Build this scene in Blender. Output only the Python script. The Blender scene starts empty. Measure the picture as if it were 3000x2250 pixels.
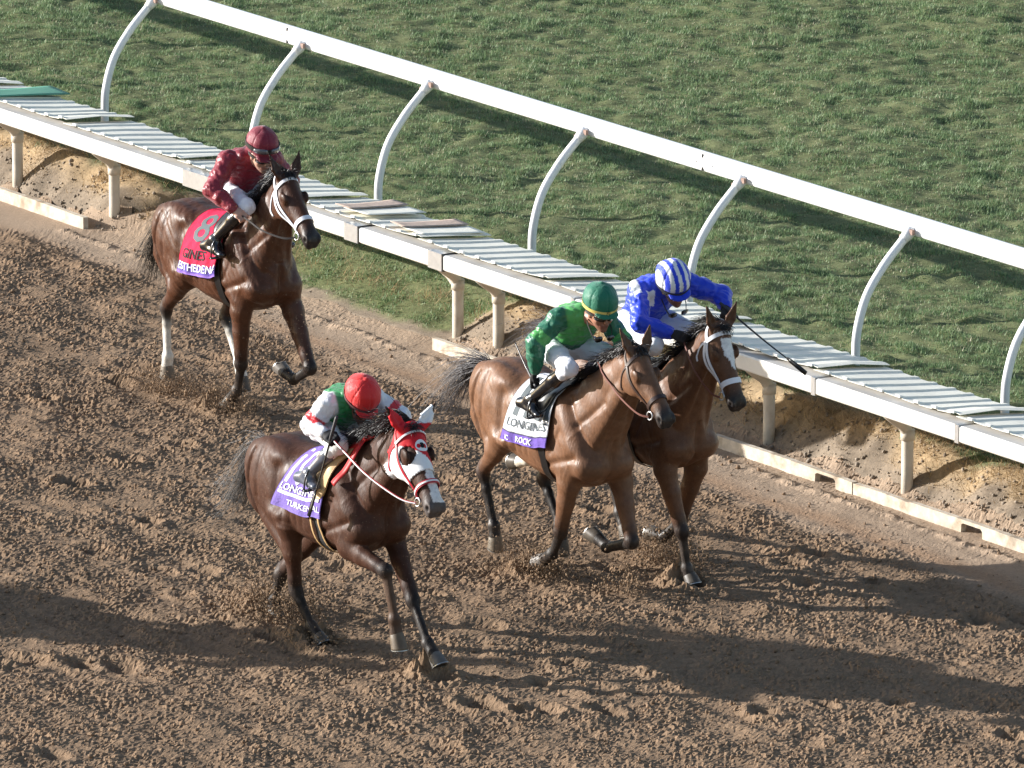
import bpy, math, random
import numpy as np
from mathutils import Vector, Matrix
from mathutils.bvhtree import BVHTree

random.seed(7)
RNG = np.random.default_rng(11)
SC = bpy.context.scene
COL = SC.collection
R = math.radians

# ------------------------------------------------------------------ camera
TH = R(13.5)
DIST = 28900.0 / 368.0
cam_d = bpy.data.cameras.new('camera')
cam = bpy.data.objects.new('camera', cam_d)
COL.objects.link(cam)
cam.location = (0, -DIST * math.cos(TH), DIST * math.sin(TH))
cam.rotation_euler = (math.pi / 2 - TH, 0, 0)
cam_d.sensor_width = 36.0
cam_d.lens = 28900.0 / 3000.0 * 36.0
cam_d.clip_start = 1.0
cam_d.clip_end = 2000.0
SC.camera = cam

# ------------------------------------------------------------------ light
SUN_EL = R(17.0)
SH_AZ = R(-14.4)                       # direction in which shadows fall
sdir = Vector((math.cos(SH_AZ) * math.cos(SUN_EL), math.sin(SH_AZ) * math.cos(SUN_EL), -math.sin(SUN_EL)))
sun_d = bpy.data.lights.new('sun', 'SUN')
sun = bpy.data.objects.new('sun', sun_d)
COL.objects.link(sun)
sun.rotation_euler = sdir.to_track_quat('-Z', 'Y').to_euler()
sun_d.energy = 5.0
sun_d.angle = R(0.55)
sun_d.color = (1.0, 0.972, 0.935)
world = bpy.data.worlds.new('World')
SC.world = world
world.use_nodes = True
wn = world.node_tree.nodes
sky = wn.new('ShaderNodeTexSky')
sky.sky_type = 'NISHITA'
sky.sun_disc = False
sky.sun_elevation = SUN_EL
sky.sun_rotation = math.atan2(-sdir.x, -sdir.y)
wn['Background'].inputs[1].default_value = 0.095
world.node_tree.links.new(sky.outputs[0], wn['Background'].inputs[0])
SC.view_settings.view_transform = 'Standard'
SC.view_settings.look = 'None'
SC.view_settings.exposure = 1.0
SC.view_settings.gamma = 1.0

# ------------------------------------------------------------------ helpers
def V3(*a):
    return np.array(a if len(a) > 1 else a[0], dtype=float)

def nrm(v):
    v = np.asarray(v, float)
    return v / max(np.linalg.norm(v), 1e-9)

def root(name, label, cat, loc=(0, 0, 0), rz=0.0, group=None, kind=None):
    o = bpy.data.objects.new(name, None)
    COL.objects.link(o)
    o.empty_display_size = 0.2
    o.location = loc
    o.rotation_euler = (0, 0, rz)
    if label: o['label'] = label
    if cat: o['category'] = cat
    if group: o['group'] = group
    if kind: o['kind'] = kind
    return o

def mesh_obj(name, v, f, mat, parent=None, col=None, smooth=True, uvw=None):
    me = bpy.data.meshes.new(name)
    v = np.asarray(v, np.float32)
    if isinstance(f, np.ndarray):
        n, k = f.shape
        me.vertices.add(len(v)); me.vertices.foreach_set('co', v.ravel())
        me.loops.add(n * k); me.loops.foreach_set('vertex_index', f.astype(np.int32).ravel())
        me.polygons.add(n)
        me.polygons.foreach_set('loop_start', np.arange(0, n * k, k, dtype=np.int32))
        me.polygons.foreach_set('loop_total', np.full(n, k, np.int32))
        me.update(calc_edges=True)
    else:
        me.from_pydata(v.tolist(), [], [list(map(int, q)) for q in f])
    me.validate()
    me.polygons.foreach_set('use_smooth', np.full(len(me.polygons), smooth))
    if col is not None:
        at = me.color_attributes.new('col', 'FLOAT_COLOR', 'POINT')
        c4 = np.ones((len(v), 4), np.float32); c4[:, :3] = col
        at.data.foreach_set('color', c4.ravel())
    me.materials.append(mat)
    o = bpy.data.objects.new(name, me)
    COL.objects.link(o)
    if parent is not None:
        o.parent = parent
    return o

def tag(o, label, cat, group=None):
    o['label'] = label; o['category'] = cat
    if group: o['group'] = group
    return o

def struct(o, kind='structure'):
    o['kind'] = kind
    return o

# ---- materials
def mat(name, base=(.5, .5, .5), rough=.5, spec=.5, metal=0., attr=False, noise=None, bump=None, sheen=0., coat=0., trans=0.,
        var=None, rvar=0.0, distort=0.0, speck=None):
    """noise=(scale, amount) brightness mottling; bump=(scale, strength, distance[, stretch]); var=(scale, colour2, lo, hi)"""
    m = bpy.data.materials.new(name)
    m.use_nodes = True
    nt = m.node_tree; N = nt.nodes; L = nt.links
    b = N['Principled BSDF']
    b.inputs['Roughness'].default_value = rough
    b.inputs['Specular IOR Level'].default_value = spec
    b.inputs['Metallic'].default_value = metal
    b.inputs['Sheen Weight'].default_value = sheen
    b.inputs['Coat Weight'].default_value = coat
    if trans: b.inputs['Transmission Weight'].default_value = trans
    tc = N.new('ShaderNodeTexCoord')
    if attr:
        a = N.new('ShaderNodeVertexColor'); a.layer_name = 'col'; src = a.outputs[0]
    else:
        a = N.new('ShaderNodeRGB'); a.outputs[0].default_value = (*base, 1); src = a.outputs[0]
    def nz(scale, detail=4, rough_=.6, stretch=None):
        n = N.new('ShaderNodeTexNoise'); n.inputs['Scale'].default_value = scale; n.inputs['Detail'].default_value = detail
        n.inputs['Roughness'].default_value = rough_
        n.inputs['Distortion'].default_value = distort
        if stretch:
            mp = N.new('ShaderNodeMapping'); mp.inputs['Scale'].default_value = stretch
            L.new(tc.outputs['Object'], mp.inputs[0]); L.new(mp.outputs[0], n.inputs['Vector'])
        else:
            L.new(tc.outputs['Object'], n.inputs['Vector'])
        return n
    if var:
        n = nz(var[0])
        mr = N.new('ShaderNodeMapRange'); mr.inputs[1].default_value = var[2]; mr.inputs[2].default_value = var[3]
        L.new(n.outputs[0], mr.inputs[0])
        mx = N.new('ShaderNodeMix'); mx.data_type = 'RGBA'
        L.new(mr.outputs[0], mx.inputs[0]); L.new(src, mx.inputs[6]); mx.inputs[7].default_value = (*var[1], 1)
        src = mx.outputs[2]
    if noise:
        n = nz(noise[0], 6)
        mr = N.new('ShaderNodeMapRange'); mr.inputs[1].default_value = .25; mr.inputs[2].default_value = .75
        mr.inputs[3].default_value = 1 - noise[1]; mr.inputs[4].default_value = 1 + noise[1]
        L.new(n.outputs[0], mr.inputs[0])
        hs = N.new('ShaderNodeHueSaturation'); L.new(mr.outputs[0], hs.inputs['Value']); L.new(src, hs.inputs['Color'])
        src = hs.outputs[0]
    if speck:
        n = nz(speck[0], 2)
        mr = N.new('ShaderNodeMapRange'); mr.inputs[1].default_value = speck[2]; mr.inputs[2].default_value = speck[2] + .05; mr.inputs[4].default_value = speck[3]
        L.new(n.outputs[0], mr.inputs[0])
        mx = N.new('ShaderNodeMix'); mx.data_type = 'RGBA'
        L.new(mr.outputs[0], mx.inputs[0]); L.new(src, mx.inputs[6]); mx.inputs[7].default_value = (*speck[1], 1)
        src = mx.outputs[2]
    L.new(src, b.inputs['Base Color'])
    if rvar:
        n = nz(9, 5)
        mr = N.new('ShaderNodeMapRange'); mr.inputs[1].default_value = .3; mr.inputs[2].default_value = .7
        mr.inputs[3].default_value = max(rough - rvar, .05); mr.inputs[4].default_value = rough + rvar
        L.new(n.outputs[0], mr.inputs[0]); L.new(mr.outputs[0], b.inputs['Roughness'])
    if bump:
        n = nz(bump[0], 5, .6, bump[3] if len(bump) > 3 else None)
        bp = N.new('ShaderNodeBump'); bp.inputs['Strength'].default_value = bump[1]; bp.inputs['Distance'].default_value = bump[2]
        L.new(n.outputs[0], bp.inputs['Height']); L.new(bp.outputs[0], b.inputs['Normal'])
    return m

# ---- numpy gradient noise
_perm = np.random.default_rng(3).permutation(1024)
_g = np.random.default_rng(4).normal(size=(1024, 2)); _g /= np.linalg.norm(_g, axis=1)[:, None]
def pn2(x, y):
    xi = np.floor(x).astype(int); yi = np.floor(y).astype(int)
    xf = x - xi; yf = y - yi
    def g(i, j, a, b):
        h = _perm[(_perm[i & 1023] + j) & 1023]
        return _g[h, 0] * a + _g[h, 1] * b
    u = xf * xf * xf * (xf * (xf * 6 - 15) + 10); v = yf * yf * yf * (yf * (yf * 6 - 15) + 10)
    n00 = g(xi, yi, xf, yf); n10 = g(xi + 1, yi, xf - 1, yf); n01 = g(xi, yi + 1, xf, yf - 1); n11 = g(xi + 1, yi + 1, xf - 1, yf - 1)
    return 1.4 * ((n00 * (1 - u) + n10 * u) * (1 - v) + (n01 * (1 - u) + n11 * u) * v)
def pn3(p, s):
    q = np.asarray(p) * s
    return (pn2(q[:, 0] + .37 * q[:, 2], q[:, 1] + 11.3) + pn2(q[:, 1] - .41 * q[:, 0] + 5.1, q[:, 2] + 3.7) + pn2(q[:, 2] + .3 * q[:, 1], q[:, 0] - 7.7)) * .6
def sstep(a, b, x):
    t = np.clip((x - a) / (b - a), 0, 1); return t * t * (3 - 2 * t)

# ---- signed distance modelling
class Field:
    def __init__(s, lo, hi, h):
        s.lo = np.asarray(lo, float); s.h = h
        s.n = np.ceil((np.asarray(hi) - s.lo) / h).astype(int) + 1
        s.ax = [(s.lo[i] + h * np.arange(s.n[i])) for i in range(3)]
        s.D = np.full(s.n, .5, np.float32); s.prims = []
    def _sl(s, bb, m):
        i0 = np.maximum(np.floor((bb[0] - m - s.lo) / s.h).astype(int), 0)
        i1 = np.minimum(np.ceil((bb[1] + m - s.lo) / s.h).astype(int) + 1, s.n)
        sl = tuple(slice(a, max(b, a)) for a, b in zip(i0, i1))
        X = s.ax[0][sl[0]][:, None, None]; Y = s.ax[1][sl[1]][None, :, None]; Z = s.ax[2][sl[2]][None, None, :]
        return sl, X, Y, Z
    def add(s, p, k=.02, col=None):
        fn, bb = p
        sl, X, Y, Z = s._sl(bb, k + .03)
        if 0 in s.D[sl].shape: return
        d = fn(X, Y, Z); a = s.D[sl]
        hh = np.maximum(k - np.abs(a - d), 0) / k
        s.D[sl] = np.minimum(a, d) - hh * hh * k * .25
        if col is not None: s.prims.append((fn, np.asarray(col, float)))
    def sub(s, p, k=.01):
        fn, bb = p
        sl, X, Y, Z = s._sl(bb, k + .02)
        if 0 in s.D[sl].shape: return
        d = -fn(X, Y, Z); a = s.D[sl]
        hh = np.maximum(k - np.abs(a - d), 0) / k
        s.D[sl] = np.maximum(a, d) + hh * hh * k * .25
    def cut(s, pt, n):            # keep the side against n
        X = s.ax[0][:, None, None]; Y = s.ax[1][None, :, None]; Z = s.ax[2][None, None, :]
        s.D = np.maximum(s.D, ((X - pt[0]) * n[0] + (Y - pt[1]) * n[1] + (Z - pt[2]) * n[2]).astype(np.float32))
    def mesh(s, colours=True, soft=.010):
        v, f = surface_nets(s.D, s.lo, s.h)
        c = None
        if colours and s.prims:
            W = np.zeros(len(v)); Cc = np.zeros((len(v), 3))
            ds = np.stack([fn(v[:, 0], v[:, 1], v[:, 2]) for fn, _ in s.prims]); ds -= ds.min(0)
            w = np.exp(-ds / soft)
            c = (w.T @ np.stack([k for _, k in s.prims])) / w.sum(0)[:, None]
        return v, f, c

def surface_nets(D, lo, h):
    s = D < 0
    def cs(a): return a[:-1, :-1, :-1], a[1:, :-1, :-1], a[:-1, 1:, :-1], a[1:, 1:, :-1], a[:-1, :-1, 1:], a[1:, :-1, 1:], a[:-1, 1:, 1:], a[1:, 1:, 1:]
    S = cs(s)
    cnt = sum(a.astype(np.int8) for a in S)
    m = (cnt > 0) & (cnt < 8)
    ii = np.argwhere(m)
    idx = np.full(m.shape, -1, np.int64); idx[m] = np.arange(len(ii))
    off = np.array([[0,0,0],[1,0,0],[0,1,0],[1,1,0],[0,0,1],[1,0,1],[0,1,1],[1,1,1]])
    dv = np.stack([D[ii[:, 0] + o[0], ii[:, 1] + o[1], ii[:, 2] + o[2]] for o in off], 1)
    P = np.zeros((len(ii), 3)); C = np.zeros(len(ii))
    for a in range(8):
        for b in range(a + 1, 8):
            if np.abs(off[a] - off[b]).sum() != 1: continue
            x = (dv[:, a] < 0) != (dv[:, b] < 0)
            t = np.where(x, dv[:, a] / np.where(x, dv[:, a] - dv[:, b], 1), 0)
            P += np.where(x[:, None], off[a] + t[:, None] * (off[b] - off[a]), 0); C += x
    v = lo + h * (ii + P / C[:, None])
    F = []
    n = s.shape
    for ax in range(3):
        sl0 = [slice(None)] * 3; sl1 = [slice(None)] * 3
        sl0[ax] = slice(0, -1); sl1[ax] = slice(1, None)
        e = s[tuple(sl0)] != s[tuple(sl1)]
        q = np.argwhere(e)
        o1, o2 = [(1, 2), (2, 0), (0, 1)][ax]
        ok = (q[:, o1] > 0) & (q[:, o2] > 0) & (q[:, o1] < n[o1] - 1) & (q[:, o2] < n[o2] - 1)
        q = q[ok]
        if not len(q): continue
        u1 = np.zeros(3, int); u1[o1] = 1; u2 = np.zeros(3, int); u2[o2] = 1
        g = lambda p: idx[p[:, 0], p[:, 1], p[:, 2]]
        quad = np.stack([g(q - u1 - u2), g(q - u2), g(q), g(q - u1)], 1)
        ins = s[q[:, 0], q[:, 1], q[:, 2]]
        quad[~ins] = quad[~ins][:, ::-1]
        F.append(quad)
    F = np.concatenate(F)
    return v, F[(F >= 0).all(1)]

def econe(p0, p1, r0, r1, up=(0, 0, 1)):
    """tapered limb with an elliptical section; r = (radius along up, radius sideways)"""
    p0 = np.asarray(p0, float); p1 = np.asarray(p1, float)
    r0 = (r0, r0) if np.isscalar(r0) else r0; r1 = (r1, r1) if np.isscalar(r1) else r1
    L = max(np.linalg.norm(p1 - p0), 1e-6); ax = (p1 - p0) / L
    u = np.asarray(up, float); u = u - ax * (u @ ax)
    if np.linalg.norm(u) < 1e-4:
        u = np.cross(ax, (0.3, 1, 0.2))
    u = nrm(u); w = np.cross(ax, u)
    def fn(X, Y, Z):
        x, y, z = X - p0[0], Y - p0[1], Z - p0[2]
        a = x * ax[0] + y * ax[1] + z * ax[2]
        t = np.clip(a / L, 0, 1)
        ru = r0[0] + (r1[0] - r0[0]) * t; rs = r0[1] + (r1[1] - r0[1]) * t; rm = np.minimum(ru, rs)
        cu = x * u[0] + y * u[1] + z * u[2]; cw = x * w[0] + y * w[1] + z * w[2]; ca = a - t * L
        q = np.sqrt((cu / ru) ** 2 + (cw / rs) ** 2 + (ca / rm) ** 2)
        k1 = np.sqrt((cu / ru ** 2) ** 2 + (cw / rs ** 2) ** 2 + (ca / rm ** 2) ** 2)
        return np.where(q < .05, -rm, q * (q - 1) / np.maximum(k1, 1e-6))
    m = max(max(r0), max(r1))
    return fn, (np.minimum(p0, p1) - m, np.maximum(p0, p1) + m)

def ell(c, r, A=None):
    c = np.asarray(c, float); r = np.asarray(r, float)
    A = np.eye(3) if A is None else np.asarray(A, float)      # rows = local axes
    def fn(X, Y, Z):
        x, y, z = X - c[0], Y - c[1], Z - c[2]
        q = [(x * A[i, 0] + y * A[i, 1] + z * A[i, 2]) / r[i] for i in range(3)]
        k0 = np.sqrt(q[0] ** 2 + q[1] ** 2 + q[2] ** 2)
        k1 = np.sqrt((q[0] / r[0]) ** 2 + (q[1] / r[1]) ** 2 + (q[2] / r[2]) ** 2)
        return np.where(k0 < .05, -r.min(), k0 * (k0 - 1) / np.maximum(k1, 1e-6))
    m = np.abs(A).T @ r
    return fn, (c - m, c + m)

def axes(a, n):
    """rows a, n', l of an orthonormal frame"""
    a = nrm(a); n = np.asarray(n, float); n = nrm(n - a * (n @ a)); return np.stack([a, n, np.cross(a, n)])

def loft(o, A, tab, egg=None):
    """body swept along A[0]; tab rows: a, centre along A[1], half along A[1], half along A[2]"""
    o = np.asarray(o, float); tab = np.asarray(tab, float)
    xs = np.linspace(tab[0, 0], tab[-1, 0], 80)
    def sm(col):
        y = np.interp(xs, tab[:, 0], col)
        for _ in range(10): y[1:-1] = (y[:-2] + 2 * y[1:-1] + y[2:]) / 4
        return y
    cc, hh, ww = sm(tab[:, 1]), sm(tab[:, 2]), sm(tab[:, 3])
    eg = sm(np.asarray(egg, float)) if egg is not None else np.zeros(80)
    def fn(X, Y, Z):
        x, y, z = X - o[0], Y - o[1], Z - o[2]
        a = x * A[0, 0] + y * A[0, 1] + z * A[0, 2]; c = x * A[1, 0] + y * A[1, 1] + z * A[1, 2]; l = x * A[2, 0] + y * A[2, 1] + z * A[2, 2]
        ca = np.interp(a, xs, cc); ha = np.interp(a, xs, hh); wa = np.interp(a, xs, ww); e = np.interp(a, xs, eg)
        over = np.maximum(np.maximum(xs[0] - a, a - xs[-1]), 0)
        cn = (c - ca) / ha
        wa = wa * (1 - e * np.clip(cn, -1.2, 1.2))
        q = np.sqrt(cn ** 2 + (l / wa) ** 2)
        k1 = np.sqrt((cn / ha) ** 2 + (l / wa ** 2) ** 2)
        d = np.where(q < .05, -np.minimum(ha, wa), q * (q - 1) / np.maximum(k1, 1e-6))
        return np.where(over > 0, np.sqrt(np.maximum(d, 0) ** 2 + over ** 2), d)
    pts = []
    for t in tab:
        b = o + A[0] * t[0] + A[1] * t[1]
        for i in (-1, 1):
            for j in (-1, 1): pts.append(b + A[1] * t[2] * i + A[2] * t[3] * j)
    pts = np.array(pts)
    return fn, (pts.min(0), pts.max(0))

# ---- curves, ribbons and tubes
def crom(P, n=8, closed=False):
    P = np.asarray(P, float); out = []; m = len(P)
    rng = range(m if closed else m - 1)
    for i in rng:
        g = lambda j: P[j % m] if closed else P[min(max(j, 0), m - 1)]
        p0, p1, p2, p3 = g(i - 1), g(i), g(i + 1), g(i + 2)
        for t in np.linspace(0, 1, n, endpoint=False):
            out.append(.5 * ((2 * p1) + (p2 - p0) * t + (2 * p0 - 5 * p1 + 4 * p2 - p3) * t * t + (3 * p1 - p0 - 3 * p2 + p3) * t ** 3))
    if not closed: out.append(P[-1])
    return np.array(out)

def snap(bvh, P, off):
    Q = []; Nn = []
    for p in P:
        loc, n, i, d = bvh.find_nearest(Vector(p))
        Q.append(np.array(loc) + np.array(n) * off); Nn.append(np.array(n))
    return np.array(Q), np.array(Nn)

def keep_out(bvh, P, off):
    Q = []
    for p in P:
        loc, n, i, d = bvh.find_nearest(Vector(p))
        loc = np.array(loc); n = np.array(n)
        if (p - loc) @ n < off: p = loc + n * off
        Q.append(p)
    Q = np.array(Q)
    for _ in range(2): Q[1:-1] = (Q[:-2] + 2 * Q[1:-1] + Q[2:]) / 4
    return Q

def ribbon(P, Nn, w, th, closed=False, taper=None):
    P = np.asarray(P); n = len(P)
    T = np.roll(P, -1, 0) - np.roll(P, 1, 0)
    if not closed: T[0] = P[1] - P[0]; T[-1] = P[-1] - P[-2]
    v = []; f = []
    for i in range(n):
        t = nrm(T[i]); nn = nrm(Nn[i] - t * (Nn[i] @ t)); b = np.cross(t, nn)
        ww = w * (taper[i] if taper is not None else 1)
        for sx, sy in ((-1, -.5), (1, -.5), (1, .5), (-1, .5)):
            v.append(P[i] + b * sx * ww / 2 + nn * sy * th)
    for i in range(n if closed else n - 1):
        j = (i + 1) % n
        for k in range(4):
            f.append((i * 4 + k, i * 4 + (k + 1) % 4, j * 4 + (k + 1) % 4, j * 4 + k))
    if not closed:
        f.append((3, 2, 1, 0)); e = (n - 1) * 4; f.append((e, e + 1, e + 2, e + 3))
    return np.array(v), f

def tube(P, r, sides=8, closed=False):
    P = np.asarray(P, float); n = len(P)
    r = np.full(n, r) if np.isscalar(r) else np.asarray(r)
    T = np.roll(P, -1, 0) - np.roll(P, 1, 0)
    if not closed: T[0] = P[1] - P[0]; T[-1] = P[-1] - P[-2]
    u = None; v = []; f = []
    for i in range(n):
        t = nrm(T[i])
        if u is None:
            u = nrm(np.cross(t, (0.31, 0.2, 0.93) if abs(t[2]) < .9 else (1, 0, 0)))
        u = nrm(u - t * (u @ t)); w = np.cross(t, u)
        for k in range(sides):
            a = 2 * math.pi * k / sides
            v.append(P[i] + r[i] * (u * math.cos(a) + w * math.sin(a)))
    for i in range(n if closed else n - 1):
        j = (i + 1) % n
        for k in range(sides):
            f.append((i * sides + k, i * sides + (k + 1) % sides, j * sides + (k + 1) % sides, j * sides + k))
    if not closed:
        f.append(tuple(range(sides))[::-1]); f.append(tuple((n - 1) * sides + k for k in range(sides)))
    return np.array(v), f

def box(c, A, r):
    """box with half sizes r along the rows of A"""
    c = np.asarray(c, float); A = np.asarray(A, float)
    v = [c + A[0] * r[0] * i + A[1] * r[1] * j + A[2] * r[2] * k for k in (-1, 1) for i, j in ((-1, -1), (1, -1), (1, 1), (-1, 1))]
    return np.array(v), [(3, 2, 1, 0), (4, 5, 6, 7), (0, 1, 5, 4), (1, 2, 6, 5), (2, 3, 7, 6), (3, 0, 4, 7)]

def merge(parts):
    V = []; F = []; n = 0
    for v, f in parts:
        V.append(np.asarray(v, float)); F += [tuple(int(i) + n for i in q) for q in f]; n += len(v)
    return np.concatenate(V), F

def strands(paths, r0, name, material, parent):
    """hair: each path a bundle of points; three-sided tapering strands, one mesh"""
    V = []; F = []; n = 0
    for P in paths:
        m = len(P)
        v, f = tube(P, r0 * np.linspace(1, .15, m) ** .7, 3)
        V.append(v); F.append(np.array(f[:-2]) + n); n += len(v)
    return mesh_obj(name, np.concatenate(V), np.concatenate(F), material, parent)

_txt = {}
def text_mesh(s, size):
    """flat lettering as triangles, x to the right, y up, lower left corner at 0"""
    key = (s, size)
    if key in _txt: return _txt[key]
    cu = bpy.data.curves.new('lettering', 'FONT'); cu.body = s; cu.size = size; cu.resolution_u = 2
    cu.offset = size * .012
    o = bpy.data.objects.new('lettering', cu); COL.objects.link(o)
    dg = bpy.context.evaluated_depsgraph_get()
    me = o.evaluated_get(dg).to_mesh()
    import bmesh
    bm = bmesh.new(); bm.from_mesh(me); bmesh.ops.triangulate(bm, faces=bm.faces)
    long_e = [e for e in bm.edges if e.calc_length() > size * .3]
    if long_e: bmesh.ops.subdivide_edges(bm, edges=long_e, cuts=2)
    bmesh.ops.triangulate(bm, faces=bm.faces)
    bm.verts.ensure_lookup_table()
    v = np.array([x.co for x in bm.verts]); f = [tuple(q.index for q in p.verts) for p in bm.faces]
    bm.free()
    o.evaluated_get(dg).to_mesh_clear()
    bpy.data.objects.remove(o); bpy.data.curves.remove(cu)
    _txt[key] = (v, f)
    return v, f

# ================================================================== the place
# rail frame: s runs along the rails (towards the camera and right), t across them (towards the turf)
YAW = R(-56.0)
ES = np.array([math.cos(YAW), math.sin(YAW), 0.0])
ET = np.array([-math.sin(YAW), math.cos(YAW), 0.0])
EZ = np.array([0, 0, 1.0])
def W(s, t, z): return ES * s + ET * t + EZ * z
FR = np.stack([ES, ET, EZ])

def gap(s): return sstep(-6.9, -5.9, s) * (1 - sstep(-1.75, -1.2, s))
def split(s):
    g = gap(s)
    return .42 * (1 - g) + g * (.24 + 1.0 * sstep(-4.2, -6.2, s) + .16 * pn2(s * 1.7, s * 0 + .5))
def ht(s, t):
    g = gap(s)
    lump = .045 * pn2(s / .6, t / .6) + .018 * pn2(s / .2 + 9, t / .2)
    bank = .35 * sstep(.24, .84, t + lump * 1.2) + .06 * sstep(.8, 1.7, t) + lump * sstep(.2, .4, t) * (1 - sstep(.7, 1.0, t))
    ramp = .41 * sstep(-.1, 2.1, t) + .25 * lump * sstep(0, .3, t)
    return bank * (1 - g) + ramp * g

# ---- dirt track -------------------------------------------------
def axis_grid(lo, hi, d, far):
    n = int(round((hi - lo) / d)); fine = np.linspace(lo, hi, n + 1)
    st = []; x = d
    p = 0.0
    while p < far:
        x *= 1.28; p += x; st.append(p)
    st = np.array(st)
    return np.concatenate([(lo - st)[::-1], fine, hi + st])
xs = axis_grid(-6.3, 6.3, .0172, 420.)
ys = axis_grid(-14.0, 5.2, .0245, 420.)
X, Y = np.meshgrid(xs, ys, indexing='ij')
S = X * ES[0] + Y * ES[1]; T = X * ET[0] + Y * ET[1]
keep = T < split(S) + .10
fineX = ((X > -6.6) & (X < 6.6) & (Y > -14.4) & (Y < 5.6)).astype(float)
SMOOTH_T = -.70 + .25 * sstep(-1, -5, S) + .12 * pn2(S / 1.1, T / .8)
soft = sstep(-.18, .16, T - SMOOTH_T)                              # 1 on the packed strip by the rail
soft = np.maximum(soft, 0)
ridge = np.exp(-((T + .05 + .05 * pn2(S / .6, S * 0)) / .045) ** 2) * (.5 + pn2(S / .13, T / .2))
ridge2 = np.exp(-((T + .66 + .06 * pn2(S / .8, S * 0 + 4)) / .08) ** 2) * (.35 + pn2(S / .16, T / .2 + 8))
wx = X + .02 * pn2(X / .11, Y / .11); wy = Y + .02 * pn2(X / .12 + 7, Y / .12 + 3)
bill = np.abs(pn2(wx / .052, wy / .066)) * .022 + np.abs(pn2(wx / .027 + 5, wy / .040 + 2)) * .016 + pn2(wx / .020, wy / .03) * .005
dens = .85 + .75 * pn2(X / .45 + 3, Y / .7) + .35 * pn2(S / 2.2, T / .22)
broad = .018 * pn2(X / .33, Y / .5) + .016 * pn2(S / 1.6, T / .16) + .01 * pn2(X / .16 + 2, Y / .22)
Z = bill * np.clip(dens, .22, 1.6) * (1 - .74 * soft) + broad * (1 - .7 * soft) + .03 * np.clip(ridge, 0, 1) + .012 * np.clip(ridge2, 0, 1)
# hoof-prints and scuffs
pr = np.random.default_rng(5)
for _ in range(150):
    px, py = pr.uniform(-5.8, 5.8), pr.uniform(-13.5, 2.0)
    tt = px * ET[0] + py * ET[1]
    if tt > -.9: continue
    a = pr.uniform(.07, .13)
    i0, i1 = np.searchsorted(xs, [px - .5, px + .5]); j0, j1 = np.searchsorted(ys, [py - .5, py + .5])
    dx = X[i0:i1, j0:j1] - px; dy = Y[i0:i1, j0:j1] - py
    q = (dx * ES[0] + dy * ES[1]) / 1.6, (dx * ET[0] + dy * ET[1])
    rr = np.sqrt(q[0] ** 2 + q[1] ** 2) / a
    Z[i0:i1, j0:j1] += pr.uniform(.5, 1.1) * (-.045 * np.exp(-(rr / .75) ** 4) + .02 * np.exp(-((rr - 1.25) / .3) ** 2))
Z *= fineX
for (hx, hy), (lx, ly) in [((-1.111, -8.24), (-.34, -.09)), ((-1.111, -8.24), (-1.25, .09)), ((-1.111, -8.24), (.93, .10)), ((.499, -6.355), (-.40, -.10)), ((1.125, -5.887), (.46, -.08)), ((-2.034, -1.065), (-.24, -.10))]:
    px = hx + lx * ES[0] + ly * ET[0]; py = hy + lx * ES[1] + ly * ET[1]
    i0, i1 = np.searchsorted(xs, [px - .6, px + .6]); j0, j1 = np.searchsorted(ys, [py - .6, py + .6])
    dx = X[i0:i1, j0:j1] - px; dy = Y[i0:i1, j0:j1] - py
    q0, q1 = dx * ES[0] + dy * ES[1], dx * ET[0] + dy * ET[1]
    rr = np.hypot(q0 / 1.3, q1); lum = 1 + .9 * pn2(X[i0:i1, j0:j1] / .05, Y[i0:i1, j0:j1] / .06)
    Z[i0:i1, j0:j1] += -.05 * np.exp(-(rr / .07) ** 4) + .045 * lum * np.exp(-((rr - .15) / .055) ** 2) * (1 - .5 * np.tanh(q0 * 8)) + .05 * lum * np.exp(-(((q0 + .24) / .13) ** 2 + (q1 / .12) ** 2))
Z += ht(S, np.minimum(T, 3.0)) - .006 - .05 * sstep(.0, .14, T - split(S) - .02)
n1 = pn2(X / .9, Y / 1.2); n2 = pn2(X / .05 + 4, Y / .07)
cl = np.array([.240, .160, .100])[None, None] * (1 + .20 * n2 + .12 * n1)[..., None]
tan = np.array([.35, .26, .185])[None, None] * (1 + .08 * n2 + .08 * n1)[..., None]
red = np.array([.31, .195, .118])[None, None] * (1 + .10 * n2)[..., None]
rs_ = np.exp(-((T + .52 + .08 * pn2(S / .9, S * 0 + 2)) / .15) ** 2)
c = cl * (1 - soft[..., None]) + tan * soft[..., None]
c = c * (1 - .75 * (rs_ * soft)[..., None]) + red * .75 * (rs_ * soft)[..., None]
wet_or_low = sstep(.0, .02, -Z + ht(S, np.minimum(T, 3.0)) - .01)[..., None]      # darker colour in the lowest spots of the soil, prints included
c = c * (1 - .25 * wet_or_low * (1 - soft[..., None]))
nx, ny = X.shape
vid = np.arange(nx * ny).reshape(nx, ny)
kq = keep[:-1, :-1] & keep[1:, :-1] & keep[1:, 1:] & keep[:-1, 1:]
F = np.stack([vid[:-1, :-1][kq], vid[1:, :-1][kq], vid[1:, 1:][kq], vid[:-1, 1:][kq]], 1)
used = np.zeros(nx * ny, bool); used[F.ravel()] = True
remap = np.cumsum(used) - 1
jx = np.random.default_rng(2).uniform(-.42, .42, (2, nx, ny))
Pv = np.stack([(X + fineX * .0165 * jx[0]).ravel(), (Y + fineX * .0235 * jx[1]).ravel(), Z.ravel()], 1)[used]
m_dirt = mat('dirt', attr=True, rough=.95, spec=.15, noise=(60, .22), bump=(150, .9, .008))
dirt = struct(mesh_obj('dirt_track', Pv, remap[F], m_dirt, col=c.reshape(-1, 3)[used], smooth=False))
dirt['label'] = 'brown harrowed dirt racing surface'
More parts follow.
